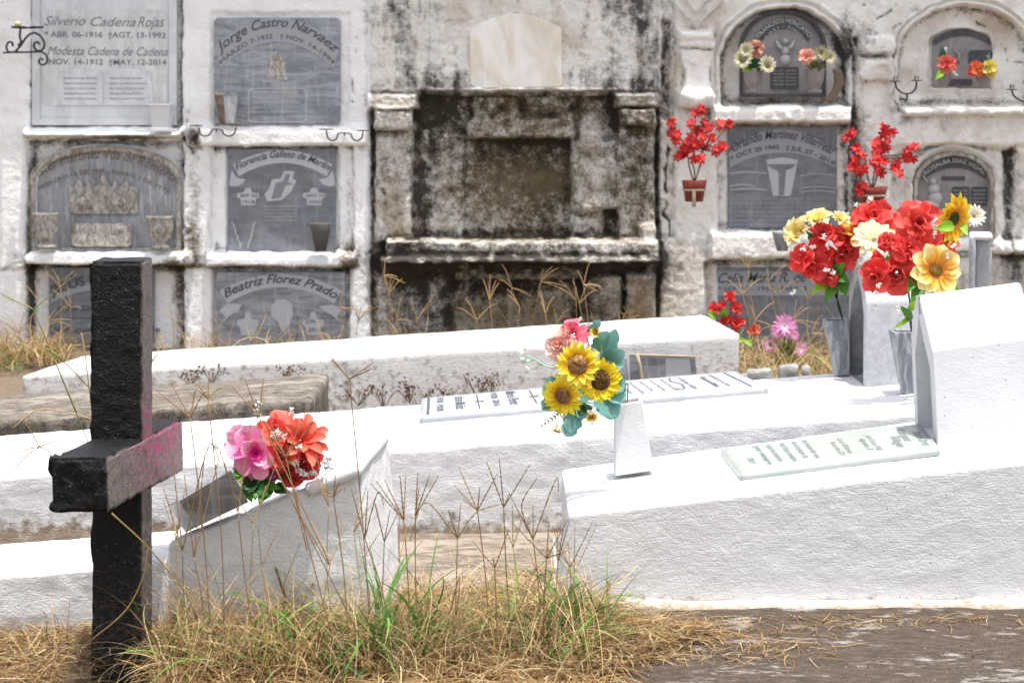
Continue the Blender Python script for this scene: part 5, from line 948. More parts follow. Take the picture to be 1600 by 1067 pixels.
# ------------------------------------------------------------------ things on and against the burial wall
def pot_branch(label, px0, y0, px1, y1, pts, Yp, seed):
    """clay pot with a pale painted band and its spray of small red blossoms"""
    e = empty('hanging_pot', P((px0 + px1) / 2, y1, Yp), label, 'flower pot'); s = Yp / 2950; c = P((px0 + px1) / 2, y1, Yp - .01); r1 = (px1 - px0) / 2 * s; h = (y1 - y0) * s
    mb = MB(); lathe(mb, c, (0, 0, 1), [(r1 * .05, 0), (r1 * .72, 0), (r1 * .86, h * .6), (r1 * .88, h * .6), (r1 * 1.0, h), (r1 * .9, h), (r1 * .8, h * .8), (0.0, h * .8)], 22); build(mb, 'pot_body', M['terracotta'], e)
    mb = MB(); lathe(mb, c, (0, 0, 1), [(r1 * .90, h * .50), (r1 * .96, h * .52), (r1 * .97, h * .58), (r1 * .9, h * .60)], 22); xm = (px0 + px1) / 2; poly(mb, [(xm - 2.5, y1 - (y1 - y0) * .5), (xm + 2.5, y1 - (y1 - y0) * .5), (xm + 3, y1 + 8), (xm - 3, y1 + 8)], Yp - .012 - r1, .008); build(mb, 'bracket', M['tomb_old'], e)
    tb = c + (0, 0, h * .85); rr = random.Random(seed); mb = MB(); hubs = [tb + (rr.uniform(-.02, .02), -.01, .10), tb + (.03, -.02, .14), tb + (-.03, -.01, .12)]
    for hb in hubs: tube(mb, curve([tb, (tb + hb) / 2 + (rr.uniform(-.01, .01), 0, 0), hb], 3), .003, 4)
    P3 = [P(x, y, Yp - .03 + rr.uniform(-.05, .02)) for x, y in pts]
    for q in P3: hb = min(hubs, key=lambda a: np.linalg.norm(a - q)); tube(mb, curve([hb, (hb + q) / 2 + (rr.uniform(-.02, .02), 0, -.01), q], 3), .0016, 4)
    build(mb, 'twigs', M['stalk'], e)
    for q in P3:
        def fn(m):
            for _ in range(3):
                o = q + np.array([rr.uniform(-1, 1) * .010 for _ in range(3)]); k = lerp((.40, .006, .010), (.74, .06, .05), rr.random() ** 1.6); n = norm((rr.uniform(-.8, .8), -1, rr.uniform(-.3, .9))); u, v, _n = basis(n); a0 = rr.random() * 6
                for i in range(5): a = a0 + i * 1.257; petal(m, o, u * math.cos(a) + v * math.sin(a), n, .023, .013, .35, -.3, .1, [tuple(min(1, z * 1.5) for z in k), k, k], 'round', 3, 2)
        head(e, 'blossom', fn)
A_ = [(310, 80), (355, 60), (130, 150), (150, 210), (190, 240), (280, 150), (320, 210), (340, 290), (380, 160), (410, 190), (430, 260), (250, 300), (310, 290), (380, 310), (200, 370), (300, 400), (340, 410), (230, 380), (490, 170), (550, 160), (500, 320), (460, 350), (270, 260), (355, 240), (160, 270), (180, 390), (300, 340), (230, 330)]
pot_branch('red clay pot with red blossom spray on the pillar left of the slate plaque', 1065, 282, 1104, 315, [(x / 4.638 + 1020, y / 4.638 + 160) for x, y in A_], 7.86, 1)
B_ = [(150, 270), (130, 300), (440, 210), (430, 260), (490, 250), (200, 370), (240, 430), (190, 490), (170, 550), (230, 580), (380, 330), (360, 370), (440, 340), (410, 400), (380, 450), (350, 500), (430, 480), (380, 560), (400, 600), (640, 400), (680, 380), (670, 470), (610, 450), (540, 520), (510, 550), (560, 600), (240, 700), (230, 740), (300, 720), (460, 400), (350, 420), (260, 550)]
pot_branch('red clay pot with red blossom spray on the pillar above the tall bouquet', 1338, 292, 1386, 322, [(x / 5.333 + 1300, y / 5.333 + 160) for x, y in B_], 7.84, 2)
# wrought iron candle holders
def iron(label, paths, cups, Yi, r=.0042, foot=None):
    e = empty('candle_holder', P(paths[0][0][0], paths[0][0][1], Yi), label, 'candle holder', 'iron candle holders on the burial wall'); mb = MB()
    for p in paths: tube(mb, curve([P(q[0], q[1], Yi if len(q) < 3 else q[2]) for q in p], 5), r, 6)
    build(mb, 'iron_arm', M['iron'], e)
    for x, y, w_, h_ in cups:
        mb = MB(); s = Yi / 2950; c = P(x, y, Yi)
        lathe(mb, c, (0, 0, 1), [(0, -.002), (w_ * s * .5, 0), (w_ * s * .5, .003), (h_ * s * .5 if h_ else w_ * s * .3, .004)] + ([(h_ * s * .5, h_ * s * 1.2), (h_ * s * .35, h_ * s * 1.2), (h_ * s * .3, .004), (0, .003)] if h_ else [(0, .003)]), 14); build(mb, 'candle_cup', M['iron'], e)
    return e
def spiral(x, y, r, a0, turns, n=14): return [(x + r * (1 - .75 * i / n) * math.cos(a0 + turns * 6.283 * i / n), y + r * (1 - .75 * i / n) * math.sin(a0 + turns * 6.283 * i / n)) for i in range(n + 1)]
e = iron('large scrolled iron candle bracket at the far left pillar', [[(6, 83, 7.95), (20, 82), (40, 82), (60, 81)], [(24, 81), (32, 72), (42, 58), (52, 52), (62, 56), (69, 66), (68, 76), (62, 80), (55, 77), (53, 70), (58, 66), (62, 70)], [(20, 82), (13, 81), (10, 74), (13, 67), (19, 67), (20, 73)], [(56, 81), (66, 82), (73, 88), (73, 98), (66, 102), (61, 98), (63, 92), (68, 94)], [(32, 44), (31, 58), (33, 66), (28, 72)], [(18, 43), (40, 44), (68, 43)]], [(30, 43, 22, 0), (57, 43, 20, 0)], 7.86, .0048)
mb = MB(); lathe(mb, P(28, 42, 7.86), (0, 0, 1), [(0, 0), (.013, 0), (.012, .018), (.006, .022), (0, .022)], 10); build(mb, 'candle_stub', M['wax'], e)
iron('double cup iron candle holder under the upper marble plaque, near its broken vase', [[(311, 200), (313, 210), (321, 213), (328, 210), (332, 203), (340, 202), (347, 204), (350, 210), (358, 213), (366, 209), (369, 199)], [(338, 203, 7.86), (338, 206, 8.0)]], [(307, 197, 19, 0), (368, 197, 17, 0)], 7.86, .0034)
iron('double cup iron candle holder beside the white pillar next to the mould-stained wall', [[(510, 204), (512, 215), (519, 220), (526, 217), (529, 209), (540, 208), (548, 210), (551, 217), (558, 220), (565, 216), (567, 206)], [(538, 209, 7.86), (538, 212, 8.0)]], [(510, 203, 23, 0), (567, 205, 21, 0)], 7.86, .0034)
iron('two-armed iron candlestick between the two arched niches', [[(1399, 128), (1401, 138), (1409, 145), (1417, 147), (1425, 145), (1431, 138), (1432, 128)], [(1417, 146), (1417, 156, 7.9), (1414, 160, 7.96)], [(1416, 157, 7.9), (1410, 155), (1406, 157)]], [(1399, 128, 18, 7), (1432, 127, 18, 7)], 7.88, .0042)
iron('iron candlestick cut by the frame at the far right ledge', [[(1581, 141), (1584, 150), (1592, 156), (1601, 159), (1610, 155), (1615, 141)], [(1601, 158), (1602, 168, 7.9), (1600, 172, 7.96)]], [(1581, 141, 18, 7), (1615, 141, 18, 7)], 7.88, .0042)
# small vases in the niches
def urn(label, x, y0, y1, w0, w1, Yv, mat, kind='lathe', flute=0.0, foot=True, name='flower_vase'):
    s = Yv / 2950; c = P(x, y1, Yv); h = (y1 - y0) * s; a, b_ = w0 / 2 * s, w1 / 2 * s; e = empty(name, c, label, 'vase'); mb = MB()
    if kind == 'urn': lathe(mb, c, (0, 0, 1), [(0, 0), (b_ * 1.0, 0), (b_ * 1.0, h * .07), (b_ * .62, h * .13), (b_ * .65, h * .2), (a * .75, h * .36), (a * .93, h * .6), (a * .97, h * .95), (a * 1.02, h), (a * .86, h), (a * .8, h * .8), (0, h * .8)], 40, flute=flute, nf=12)
    elif kind == 'cone': lathe(mb, c, (0, 0, 1), [(0, 0), (b_, 0), (b_ + (a - b_) * .7, h * .7), (a, h * .98), (a * .97, h), (a * .86, h), (a * .8, h * .85), (0, h * .85)], 14, flute=flute, nf=7)
    else:
        def q(w_, z, d=1.0): return [c + (-w_, -w_ * d, z), c + (w_, -w_ * d, z), c + (w_, w_ * d, z), c + (-w_, w_ * d, z)]
        V = q(b_ * 1.15, 0) + q(b_ * 1.15, h * .1) + q(b_, h * .12) + q(a, h * .93) + q(a * 1.08, h * .94) + q(a * 1.08, h) + q(a * .85, h) + q(a * .75, h * .7)
        mb.add(V, [(3, 2, 1, 0)] + [(4 * k + i, 4 * k + (i + 1) % 4, 4 * k + 4 + (i + 1) % 4, 4 * k + 4 + i) for k in range(7) for i in range(4)] + [(28, 29, 30, 31)], (0.05, 0, 0))
    build(mb, 'vase_body', mat, e, kind != 'box'); return e
urn('small square white vase on the ledge of the silvery plaque', 253, 163, 205, 32, 25, 7.93, M['tomb_smooth'], 'box')
urn('fluted stone urn at the left of the arched old plaque', 73, 333, 387, 38, 30, 7.94, M['old_brown'], 'urn', .05)
urn('chipped fluted stone urn beside the stone trough, near the slate plaque', 251, 338, 388, 42, 26, 7.94, M['old_brown'], 'urn', .05)
urn('dark narrow vase at the corner of the slate scroll plaque', 501, 349, 392, 34, 18, 7.92, M['iron'] if 0 else M['pot_inside'], 'cone', .03)
urn('small grey vase on the ledge under the slate plaque with arched ribbon', 1222, 362, 392, 34, 16, 7.86, M['old_grey'], 'cone')
e = empty('flower_vase', P(355, 193, 7.93), 'broken grey and brown vase in front of the upper marble plaque', 'vase')
mb = MB(); extrude(mb, [P(350, 152, 7.90), P(372, 146, 7.90), P(366, 193, 7.90), P(352, 193, 7.90)], (0, .05, 0)); build(mb, 'vase_body', M['old_grey'], e, False)
V, F, _ = rblock([P(x, y, Y_) for (x, y) in ((344, 194), (356, 194), (356, 194), (344, 194)) for Y_ in (7.92,)][:1] + [P(355, 194, 7.9), P(355, 194, 7.96), P(345, 194, 7.96), P(335, 147, 7.9), P(350, 146, 7.9), P(350, 147, 7.96), P(336, 147, 7.96)], .006, .006, .006, 50, 9)
mesh('broken_side', V, F, M['rust'], e, True)
urns = [('round relief vase left of the angel plaque, holding cream daisies', 1176, 108, 145, 30, 22, 7.95), ('round relief vase right of the angel plaque, holding withered flowers', 1273, 108, 145, 30, 22, 7.95), ('little grey vase holding the coral pompom flower', 1475, 113, 138, 22, 15, 7.97), ('little grey vase holding orange and yellow flowers', 1535, 112, 137, 24, 15, 7.97)]
for l_, x, y0, y1, w0, w1, Yv in urns: urn(l_, x, y0, y1, w0, w1, Yv, M['bronze_grey'], 'urn', .02)
V, F, _ = rblock([P(1286, 160, 7.99), P(1300, 160, 7.99), P(1300, 158, 8.02), P(1286, 158, 8.02), P(1298, 108, 7.98), P(1313, 106, 7.98), P(1313, 106, 8.01), P(1298, 108, 8.01)], .006, .006, .006, 40, 15)
V[:, 0] += .03 * np.sin((V[:, 2] - V[:, 2].min()) / (V[:, 2].max() - V[:, 2].min()) * math.pi)
o = mesh('pottery_shard', V, F, M['rust'], None, True); tag(o, 'curved brown shard leaning in the arched niche beside the withered flowers', 'shard')
S = 7.92 / 2950
b = bouquet('flower_bouquet', 'two cream daisies and a brown pink rose at the angel plaque', P(1178, 110, 7.95))
for x, y, r, nx_ in ((1161, 92, 18, -.4), (1199, 101, 16, .3), (1166, 78, 13, -.4)):
    c = P(x, y, 7.9); o = head(b, 'daisy', lambda m: daisy(m, c, (nx_, -1, .2), r * S, [(.55, .5, .28), (.72, .68, .46), (.76, .72, .54)], 14, 2, .2, -.2, .26, 'point', .38)); mb = MB(); disc(mb, c, (nx_, -1, .2), r * S * .4, (.16, .13, .07), (.3, .26, .14)); build(mb, 'flower_center', M['seed'], o)
head(b, 'rose', lambda m: rose(m, P(1182, 76, 7.9), (.1, -1, .2), 13 * S, (.22, .06, .04), (.66, .32, .22)))
mb = MB()
for x0, y0, x1, y1 in ((1178, 108, 1170, 96), (1178, 108, 1186, 92), (1180, 105, 1176, 88), (1172, 104, 1160, 112), (1180, 108, 1196, 100)): leaf(mb, P(x0, y0, 7.92), P(x1, y1, 7.9), (0, -1, .2), .035, DGRN if x1 > 1161 else LGRN)
build(mb, 'leaves', M['leaf'], b)
b = bouquet('flower_bouquet', 'withered beige flowers with one coral rose at the angel plaque', P(1273, 110, 7.95))
for x, y, r in ((1283, 84, 15), (1294, 90, 15), (1270, 88, 12)): head(b, 'daisy', lambda m: daisy(m, P(x, y, 7.9), (.4, -1, .3), r * S, [(.3, .27, .14), (.5, .46, .28), (.6, .55, .36)], 13, 2, .6, -.3, .22, 'point', .2))
head(b, 'rose', lambda m: rose(m, P(1260, 88, 7.89), (-.3, -1, .2), 12 * S, (.7, .2, .12), (.80, .40, .32)))
mb = MB(); [leaf(mb, P(1273, 108, 7.92), P(x1, y1, 7.9), (0, -1, .2), .03, (.12, .13, .05)) for x1, y1 in ((1262, 98), (1284, 98), (1275, 92), (1290, 102), (1255, 94))]; build(mb, 'leaves', M['leaf'], b)
b = bouquet('flower_bouquet', 'coral pompom flower with green leaf at the small grey plate', P(1477, 115, 7.97))
head(b, 'pompom', lambda m: rose(m, P(1481, 99, 7.92), (0, -1, .2), 14 * S, (.55, .03, .03), (.78, .14, .10), ((5, .5, 1.3), (7, .7, 1.0), (9, .9, .6), (9, 1.0, .2)), .5)); head(b, 'bud', lambda m: rose(m, P(1471, 91, 7.94), (-.2, -1, .6), 5 * S, (.6, .2, .03), (.7, .3, .05)))
mb = MB(); leaf(mb, P(1474, 110, 7.93), P(1462, 124, 7.9), (0, -1, .2), .03, LGRN); leaf(mb, P(1472, 92, 7.95), P(1472, 72, 7.93), (0, -1, .2), .03, (.03, .16, .11)); sprig(mb, P(1478, 84, 7.92), (0, -.2, 1), .02); sprig(mb, P(1488, 112, 7.9), (.6, -.3, -.5), .025); build(mb, 'leaves', M['leaf'], b)
b = bouquet('flower_bouquet', 'orange and lemon yellow flower pair at the small grey plate', P(1535, 115, 7.97))
head(b, 'rose', lambda m: rose(m, P(1527, 108, 7.92), (-.2, -1, .2), 12 * S, (.8, .35, .02), (.65, .06, .02))); head(b, 'pompom', lambda m: rose(m, P(1547, 106, 7.92), (.2, -1, .2), 12 * S, (.80, .60, .05), (.80, .66, .15), ((5, .5, 1.3), (6, .8, .9), (7, 1., .4)))); head(b, 'bud', lambda m: rose(m, P(1549, 117, 7.92), (.1, -1, -.2), 6 * S, (.8, .5, .05), (.8, .6, .1)))
mb = MB(); leaf(mb, P(1540, 112, 7.93), P(1536, 102, 7.91), (0, -1, .2), .03, DGRN); sprig(mb, P(1543, 96, 7.92), (0, -.2, 1), .03, (.2, .4, .3)); build(mb, 'leaves', M['leaf'], b)
# small old standing stone with tiled edge behind the tall bouquet
e = empty('standing_stone', P(1532, 480, 5.75), 'old grey standing stone with pale tiled edge behind the tall red bouquet', 'standing stone')
V, F, _ = rblock([P(1523, 500, 5.7), P(1549, 500, 5.7), P(1546, 500, 5.95), P(1521, 500, 5.95), P(1523, 372, 5.7), P(1549, 372, 5.7), P(1546, 368, 5.95), P(1521, 368, 5.95)], .008, .01, .004, 30, 19); mesh('stone_body', V, F, M['old_grey'], e, True)
V, F, _ = rblock([P(1513, 500, 5.68), P(1523, 500, 5.68), P(1523, 500, 5.74), P(1513, 500, 5.74), P(1515, 369, 5.68), P(1525, 369, 5.68), P(1525, 369, 5.74), P(1515, 369, 5.74)], .006, .008, .003, 30, 20); mesh('tiled_edge', V, F, M['light_marble'], e, True)
V, F, _ = rblock([P(1515, 376, 5.68), P(1552, 376, 5.68), P(1549, 372, 5.97), P(1513, 372, 5.97), P(1517, 366, 5.68), P(1551, 366, 5.68), P(1548, 362, 5.97), P(1515, 362, 5.97)], .007, .01, .003, 30, 21); mesh('cap', V, F, M['tomb_old'], e, True)
mb = MB(); [poly(mb, rectpts(1516, y, 1520, y + 16, 1), 5.676) for y in (382, 402, 424, 446)]; build(mb, 'tile_marks', M['grey_marble'], e, False)
# ------------------------------------------------------------------ grass and dry weeds
rg_ = random.Random(21)
def blades(name, label, cat, n, posf, lenf, wf, pal, lay, seed, kind='stuff', nseg=6):
    r = np.random.RandomState(seed); V = []; C = []; k = nseg + 1
    base = np.array([posf(r) for _ in range(n)]); L = np.array([lenf(r) for _ in range(n)]); th = r.rand(n) * 6.283; el = lay(r, n); bend = r.uniform(.2, 1.0, n) * (el + .3) * 1.1; yaw = r.uniform(-.9, .9, n)
    W = wf(r, n); col = np.array(pal)[r.randint(0, len(pal), n)] * r.uniform(.7, 1.2, (n, 1)); p = base.copy(); out = []
    for s in range(k):
        t = s / nseg; e = el - bend * t * 1.6; a = th + yaw * t * 1.5; d = np.stack([np.cos(e) * np.cos(a), np.cos(e) * np.sin(a), np.sin(e)], -1)
        if s: p = p + d * (L / nseg)[:, None]
        p[:, 2] = np.maximum(p[:, 2], base[:, 2] - .012 + .006 * np.sin(base[:, 0] * 900))
        sd = np.stack([-np.sin(a), np.cos(a), 0.35 * np.sin(base[:, 1] * 700)], -1); w_ = (W * (1 - t ** 2.2) + .00015)[:, None] / 2
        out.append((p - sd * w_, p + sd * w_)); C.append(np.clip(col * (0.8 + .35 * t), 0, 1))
    V = np.zeros((n, k, 2, 3)); CC = np.zeros((n, k, 2, 3))
    for s in range(k): V[:, s, 0], V[:, s, 1] = out[s]; CC[:, s, 0] = CC[:, s, 1] = C[s]
    b0 = (np.arange(n) * 2 * k)[:, None]; q = np.array([[2 * s, 2 * s + 1, 2 * s + 3, 2 * s + 2] for s in range(nseg)]); F = (b0[:, :, None] + q[None]).reshape(-1, 4)
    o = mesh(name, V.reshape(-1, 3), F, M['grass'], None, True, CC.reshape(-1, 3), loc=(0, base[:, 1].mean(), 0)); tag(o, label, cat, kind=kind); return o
STRAW = [(.47, .30, .12), (.58, .42, .20), (.34, .20, .075), (.68, .53, .31), (.24, .13, .05), (.52, .33, .12), (.42, .28, .13), (.19, .105, .045)]
BRN = [(.26, .15, .06), (.36, .22, .10), (.18, .10, .04)]; GRS = [(.12, .22, .03), (.08, .17, .03), (.20, .30, .06), (.05, .12, .03)]
def inpoly(x, y, pts):
    c = False; j = len(pts) - 1
    for i in range(len(pts)):
        if (pts[i][1] > y) != (pts[j][1] > y) and x < (pts[j][0] - pts[i][0]) * (y - pts[i][1]) / (pts[j][1] - pts[i][1]) + pts[i][0]: c = not c
        j = i
    return c
MAT = [(-120, 1008), (110, 1000), (300, 985), (560, 985), (640, 935), (860, 928), (880, 950), (960, 966), (1060, 985), (1130, 1002), (1090, 1020), (1010, 1040), (960, 1075), (930, 1150), (-120, 1150)]
def in_mat(dz=.0):
    def f(r):
        while True:
            x, y = r.uniform(-120, 1130), r.uniform(928, 1150)
            if inpoly(x, y, MAT):
                q = PZ(x, y, -.012)
                if q[1] < 3.42 and 90 < x < 262 and r.rand() < .93: continue
                h = .045 * float(vn(q[0] * 4, q[1] * 5, 0, 33)) + (.03 if 560 < x < 960 else .0) * float(vn(q[0] * 7, 0, 0, 35)); return (q[0], q[1], r.rand() ** 1.4 * h + .004 + dz)
    return f
blades('dry_grass', 'matted straw-coloured dead grass around the foot of the black cross', 'grass', 17000, in_mat(), lambda r: r.uniform(.035, .12), lambda r, n: r.uniform(.0009, .0026, n), STRAW + BRN[:2], lambda r, n: r.uniform(-.15, .28, n), 1)
def patch(px0, px1, Y0, Y1, z=0.0): return lambda r: (lambda Yg: (P(r.uniform(px0, px1), 900, Yg)[0], Yg, z))(r.uniform(Y0, Y1))
def multi(fs, ws):
    ws = np.array(ws) / sum(ws); return lambda r: fs[r.choice(len(fs), p=ws)](r)
blades('dry_grass', 'thin upright dry stems between the cross and the paved gap', 'grass', 1150, multi([patch(240, 660, 3.15, 3.5), patch(640, 960, 3.2, 3.62), patch(-40, 140, 3.2, 3.5)], [6, 3.5, .6]), lambda r: r.uniform(.08, .26), lambda r, n: r.uniform(.0009, .002, n), STRAW + BRN, lambda r, n: r.uniform(.8, 1.5, n), 2, nseg=9)
def clumps(n, zones, sg, seed):
    r0 = np.random.RandomState(seed); cs = [multi(*zones)(r0) for _ in range(n)]
    def f(r): c_ = cs[r.randint(len(cs))]; return (c_[0] + r.normal() * sg, c_[1] + r.normal() * sg, -.01)
    return f
ZN = ([patch(250, 660, 3.2, 3.5), patch(620, 900, 3.25, 3.62), patch(850, 960, 3.45, 3.72)], [5, 4, 2.4])
blades('dry_grass', 'dense clumps of standing dry grass in front of the tilted tomb', 'grass', 1300, clumps(110, ZN, .014, 5), lambda r: .03 + .27 * r.rand() ** 2.4, lambda r, n: r.uniform(.0009, .0034, n) * (1 + (r.rand(n) > .85)), STRAW + STRAW[:3] + BRN, lambda r, n: r.uniform(.6, 1.5, n), 12, nseg=8)
blades('dry_grass', 'tall thin bent dry stems rising before the tilted tomb and paving', 'grass', 300, multi([patch(245, 660, 3.15, 3.5), patch(640, 900, 3.2, 3.6)], [3, 1.3]), lambda r: r.uniform(.16, .36), lambda r, n: r.uniform(.0010, .0020, n), [(.33, .21, .09), (.24, .145, .06), (.42, .30, .15), (.18, .15, .05)], lambda r, n: r.uniform(1.15, 1.55, n), 15, nseg=10)
blades('green_grass', 'green clumps between the cross and the front tomb', 'grass', 260, clumps(36, ZN, .012, 9), lambda r: r.uniform(.08, .28), lambda r, n: r.uniform(.0022, .0080, n), GRS + [(.30, .34, .10)], lambda r, n: r.uniform(.8, 1.45, n), 13, nseg=9)
blades('dry_grass', 'airy pale curving dry leaves standing above the straw', 'grass', 950, multi([patch(245, 665, 3.18, 3.5), patch(640, 930, 3.22, 3.6)], [3, 1.6]), lambda r: r.uniform(.09, .27), lambda r, n: r.uniform(.0009, .0022, n), [(.62, .47, .24), (.70, .56, .32), (.5, .34, .15), (.42, .27, .10)], lambda r, n: r.uniform(.8, 1.5, n), 31, nseg=10)
blades('green_grass', 'long broad green blades before the tilted white tomb', 'grass', 80, multi([patch(370, 470, 3.25, 3.45), patch(545, 665, 3.25, 3.5), patch(790, 950, 3.4, 3.62)], [2, 4, 2]), lambda r: r.uniform(.14, .30), lambda r, n: r.uniform(.0035, .0085, n), [(.10, .26, .03), (.14, .30, .05), (.07, .18, .03)], lambda r, n: r.uniform(1.1, 1.5, n), 33, nseg=10)
blades('dry_grass', 'curled brown dead leaves heaped in the middle of the straw', 'grass', 1300, multi([patch(600, 700, 3.15, 3.55), patch(820, 960, 3.3, 3.7), patch(240, 330, 3.2, 3.5), patch(430, 560, 3.3, 3.5)], [3, 3.4, 1.5, 1.2]), lambda r: r.uniform(.03, .10), lambda r, n: r.uniform(.0015, .004, n), BRN + STRAW[:3], lambda r, n: r.uniform(.2, 1.2, n), 3)
blades('green_grass', 'fresh green blades growing through the straw', 'grass', 200, multi([patch(380, 560, 3.2, 3.5), patch(560, 680, 3.25, 3.55), patch(780, 960, 3.3, 3.65), patch(240, 300, 3.3, 3.5), patch(680, 780, 3.3, 3.5)], [4, 3, 3, .7, 1]), lambda r: r.uniform(.07, .22), lambda r, n: r.uniform(.003, .0075, n), GRS, lambda r, n: r.uniform(.9, 1.45, n), 4, nseg=9)
blades('dry_grass', 'loose straw scattered over the dark concrete strip', 'grass', 900, multi([lambda r: tuple(PZ(1000 + 300 * r.rand() ** 2, r.uniform(968, 1030), .008)), lambda r: tuple(PZ(r.uniform(1000, 1640), 962 + 14 * r.rand() ** 2, .004))], [5, 2]), lambda r: r.uniform(.02, .10), lambda r, n: r.uniform(.0008, .002, n), STRAW, lambda r, n: r.uniform(-.1, .06, n), 5)
blades('dry_grass', 'dry grass growing along the foot of the burial wall', 'grass', 2600, multi([patch(-60, 120, 7.35, 7.85), patch(590, 1040, 7.5, 7.9), patch(1110, 1340, 6.6, 7.85), patch(1500, 1700, 6.6, 7.8), patch(240, 560, 7.6, 7.9)], [3.4, 1.3, 4, 2, .8]), lambda r: r.uniform(.08, .30), lambda r, n: r.uniform(.0018, .004, n), STRAW + [(.22, .26, .07)], lambda r, n: r.uniform(.7, 1.5, n), 6)
blades('green_grass', 'green grass tufts at the foot of the burial wall', 'grass', 420, multi([patch(-60, 60, 7.2, 7.7), patch(1200, 1330, 6.7, 7.3)], [2, 2]), lambda r: r.uniform(.05, .13), lambda r, n: r.uniform(.002, .005, n), GRS + STRAW[:2], lambda r, n: r.uniform(.8, 1.4, n), 7)
def spike(mb, pts, r, col):
    c = curve(pts, 9); n = len(c); rs = [r * (.55 + .55 * (i % 2)) * (1 - .6 * (i / n) ** 3) for i in range(n)]; tube(mb, c, rs, 5, col)
def stalk(base, node, tips, Y, label, col=(.30, .19, .085), r=.0011, bow=0, via=None, green=False):
    mb = MB(); B_ = P(base[0], base[1], Y + .02); N_ = P(node[0], node[1], Y); mids = [P(v_[0], v_[1], Y) for v_ in (via or [])]
    if not mids: mids = [(B_ + N_) / 2 + (bow * Y / 2950, 0, 0)]
    cs = (.16, .19, .05) if green else col
    e = empty('grass_stalk', B_, label, 'grass stalk', 'tall grass stalks with forked seed heads'); tube(mb, curve([B_] + mids + [N_], 7), r, 5, cs); build(mb, 'stem', M['seed'], e)
    mb = MB()
    for tp in tips:
        T_ = P(tp[0], tp[1], Y - rg_.uniform(-.02, .03)); m_ = (N_ + T_) / 2
        if len(tp) > 2: m_ = P(tp[2], tp[3], Y)
        spike(mb, [N_, m_, T_], r * 1.25, vary(col, .2) if not green else vary((.26, .27, .09), .15))
    build(mb, 'seed_head', M['seed'], e)
H = 'tall dry grass stalk '
stalk((580, 1000), (546, 592), [(511, 550), (584, 566), (582, 576), (518, 562)], 3.3, 'tallest dark grass stalk, its forked head above the tilted tomb', bow=2, col=(.25, .15, .06))
stalk((150, 720), (52, 483), [(-12, 452), (120, 428), (4, 462)], 3.6, 'green grass stalk with open fork left of the top of the black cross', via=[(84, 560), (120, 645)], green=True)
stalk((170, 640), (72, 545), [(140, 582)], 3.62, 'short green spike crossing behind the middle of the black cross', via=[(110, 575)], green=True)
stalk((92, 790), (62, 698), [(38, 656), (14, 712, 40, 702), (20, 738, 38, 715), (100, 690, 82, 690)], 3.6, 'curled grass head left of the cross arm', via=[(80, 712)])
stalk((330, 1000), (297, 652), [(242, 608), (308, 600), (340, 650, 322, 612), (268, 600)], 3.32, H + 'with curled head just right of the cross arm', bow=4)
stalk((352, 1005), (325, 622), [(326, 588), (300, 640, 306, 610), (352, 606, 340, 608), (308, 600)], 3.34, H + 'with drooping head, second from the cross', bow=6)
stalk((560, 990), (405, 652), [(362, 603), (382, 590), (412, 590), (410, 600)], 3.2, H + 'leaning across the pink flower', via=[(425, 720), (455, 780), (515, 880)])
stalk((520, 1000), (447, 715), [(418, 650), (482, 632), (503, 640), (400, 664), (404, 640)], 3.22, H + 'spreading over the red flowers', via=[(458, 760), (480, 860)])
stalk((400, 1010), (372, 800), [(343, 700), (392, 655), (350, 720)], 3.25, H + 'in front of the tipped grey vase', bow=-3)
stalk((300, 1000), (285, 860), [(268, 700), (318, 720), (345, 725, 325, 700), (255, 760)], 3.3, H + 'bunched beside the foot of the cross', bow=-5)
stalk((318, 1000), (303, 870), [(322, 690), (346, 700), (288, 740)], 3.28, H + 'with upright spikes right of the cross foot', bow=5)
stalk((545, 1010), (521, 776), [(505, 762, 508, 764), (530, 752), (540, 766, 535, 762), (500, 770), (524, 742)], 3.2, H + 'with small tufted head before the wedge', bow=4)
stalk((610, 1010), (570, 840), [(548, 760), (575, 765), (600, 790, 590, 770)], 3.2, H + 'low against the right face of the wedge', bow=8)
stalk((640, 1000), (631, 812), [(578, 754), (587, 750), (600, 748), (625, 742), (634, 742)], 3.25, H + 'with five-spiked fan right of the wedge', bow=2)
stalk((655, 1000), (649, 806), [(653, 736), (672, 740), (686, 742), (655, 760)], 3.27, H + 'with parallel spikes next to the five-spiked fan', bow=-3)
stalk((690, 1010), (715, 840), [(640, 845, 665, 785), (790, 785, 745, 800), (700, 796), (720, 786)], 3.2, H + 'with two long arching spikes over the stone paving', via=[(718, 900), (712, 960)])
stalk((765, 1000), (746, 797), [(716, 727), (709, 757), (778, 738), (750, 760), (723, 779)], 3.3, H + 'with star head at the middle of the paving', bow=3)
stalk((800, 1010), (787, 792), [(780, 715), (829, 724), (760, 720), (796, 770)], 3.35, H + 'with the highest upright spike over the paving', bow=-2, col=(.20, .15, .055))
stalk((778, 1010), (773, 887), [(736, 842), (795, 826), (770, 870)], 3.15, H + 'with low V-shaped head in front of the paving', bow=0)
stalk((845, 1000), (833, 842), [(794, 768), (833, 787), (873, 768, 868, 750), (840, 745, 815, 790)], 3.35, H + 'beside the left corner of the front tomb', bow=3)
stalk((850, 1010), (854, 872), [(802, 818), (888, 810), (858, 812), (895, 855, 880, 862)], 3.2, H + 'with wide fork at the corner of the front tomb', bow=-2, col=(.22, .15, .06))
ORD = 'first second third fourth fifth sixth seventh eighth ninth tenth eleventh twelfth thirteenth fourteenth fifteenth sixteenth'.split()
XS1 = sorted(rg_.uniform(250, 640) for _ in range(9)); XS2 = sorted(rg_.uniform(660, 900) for _ in range(4))
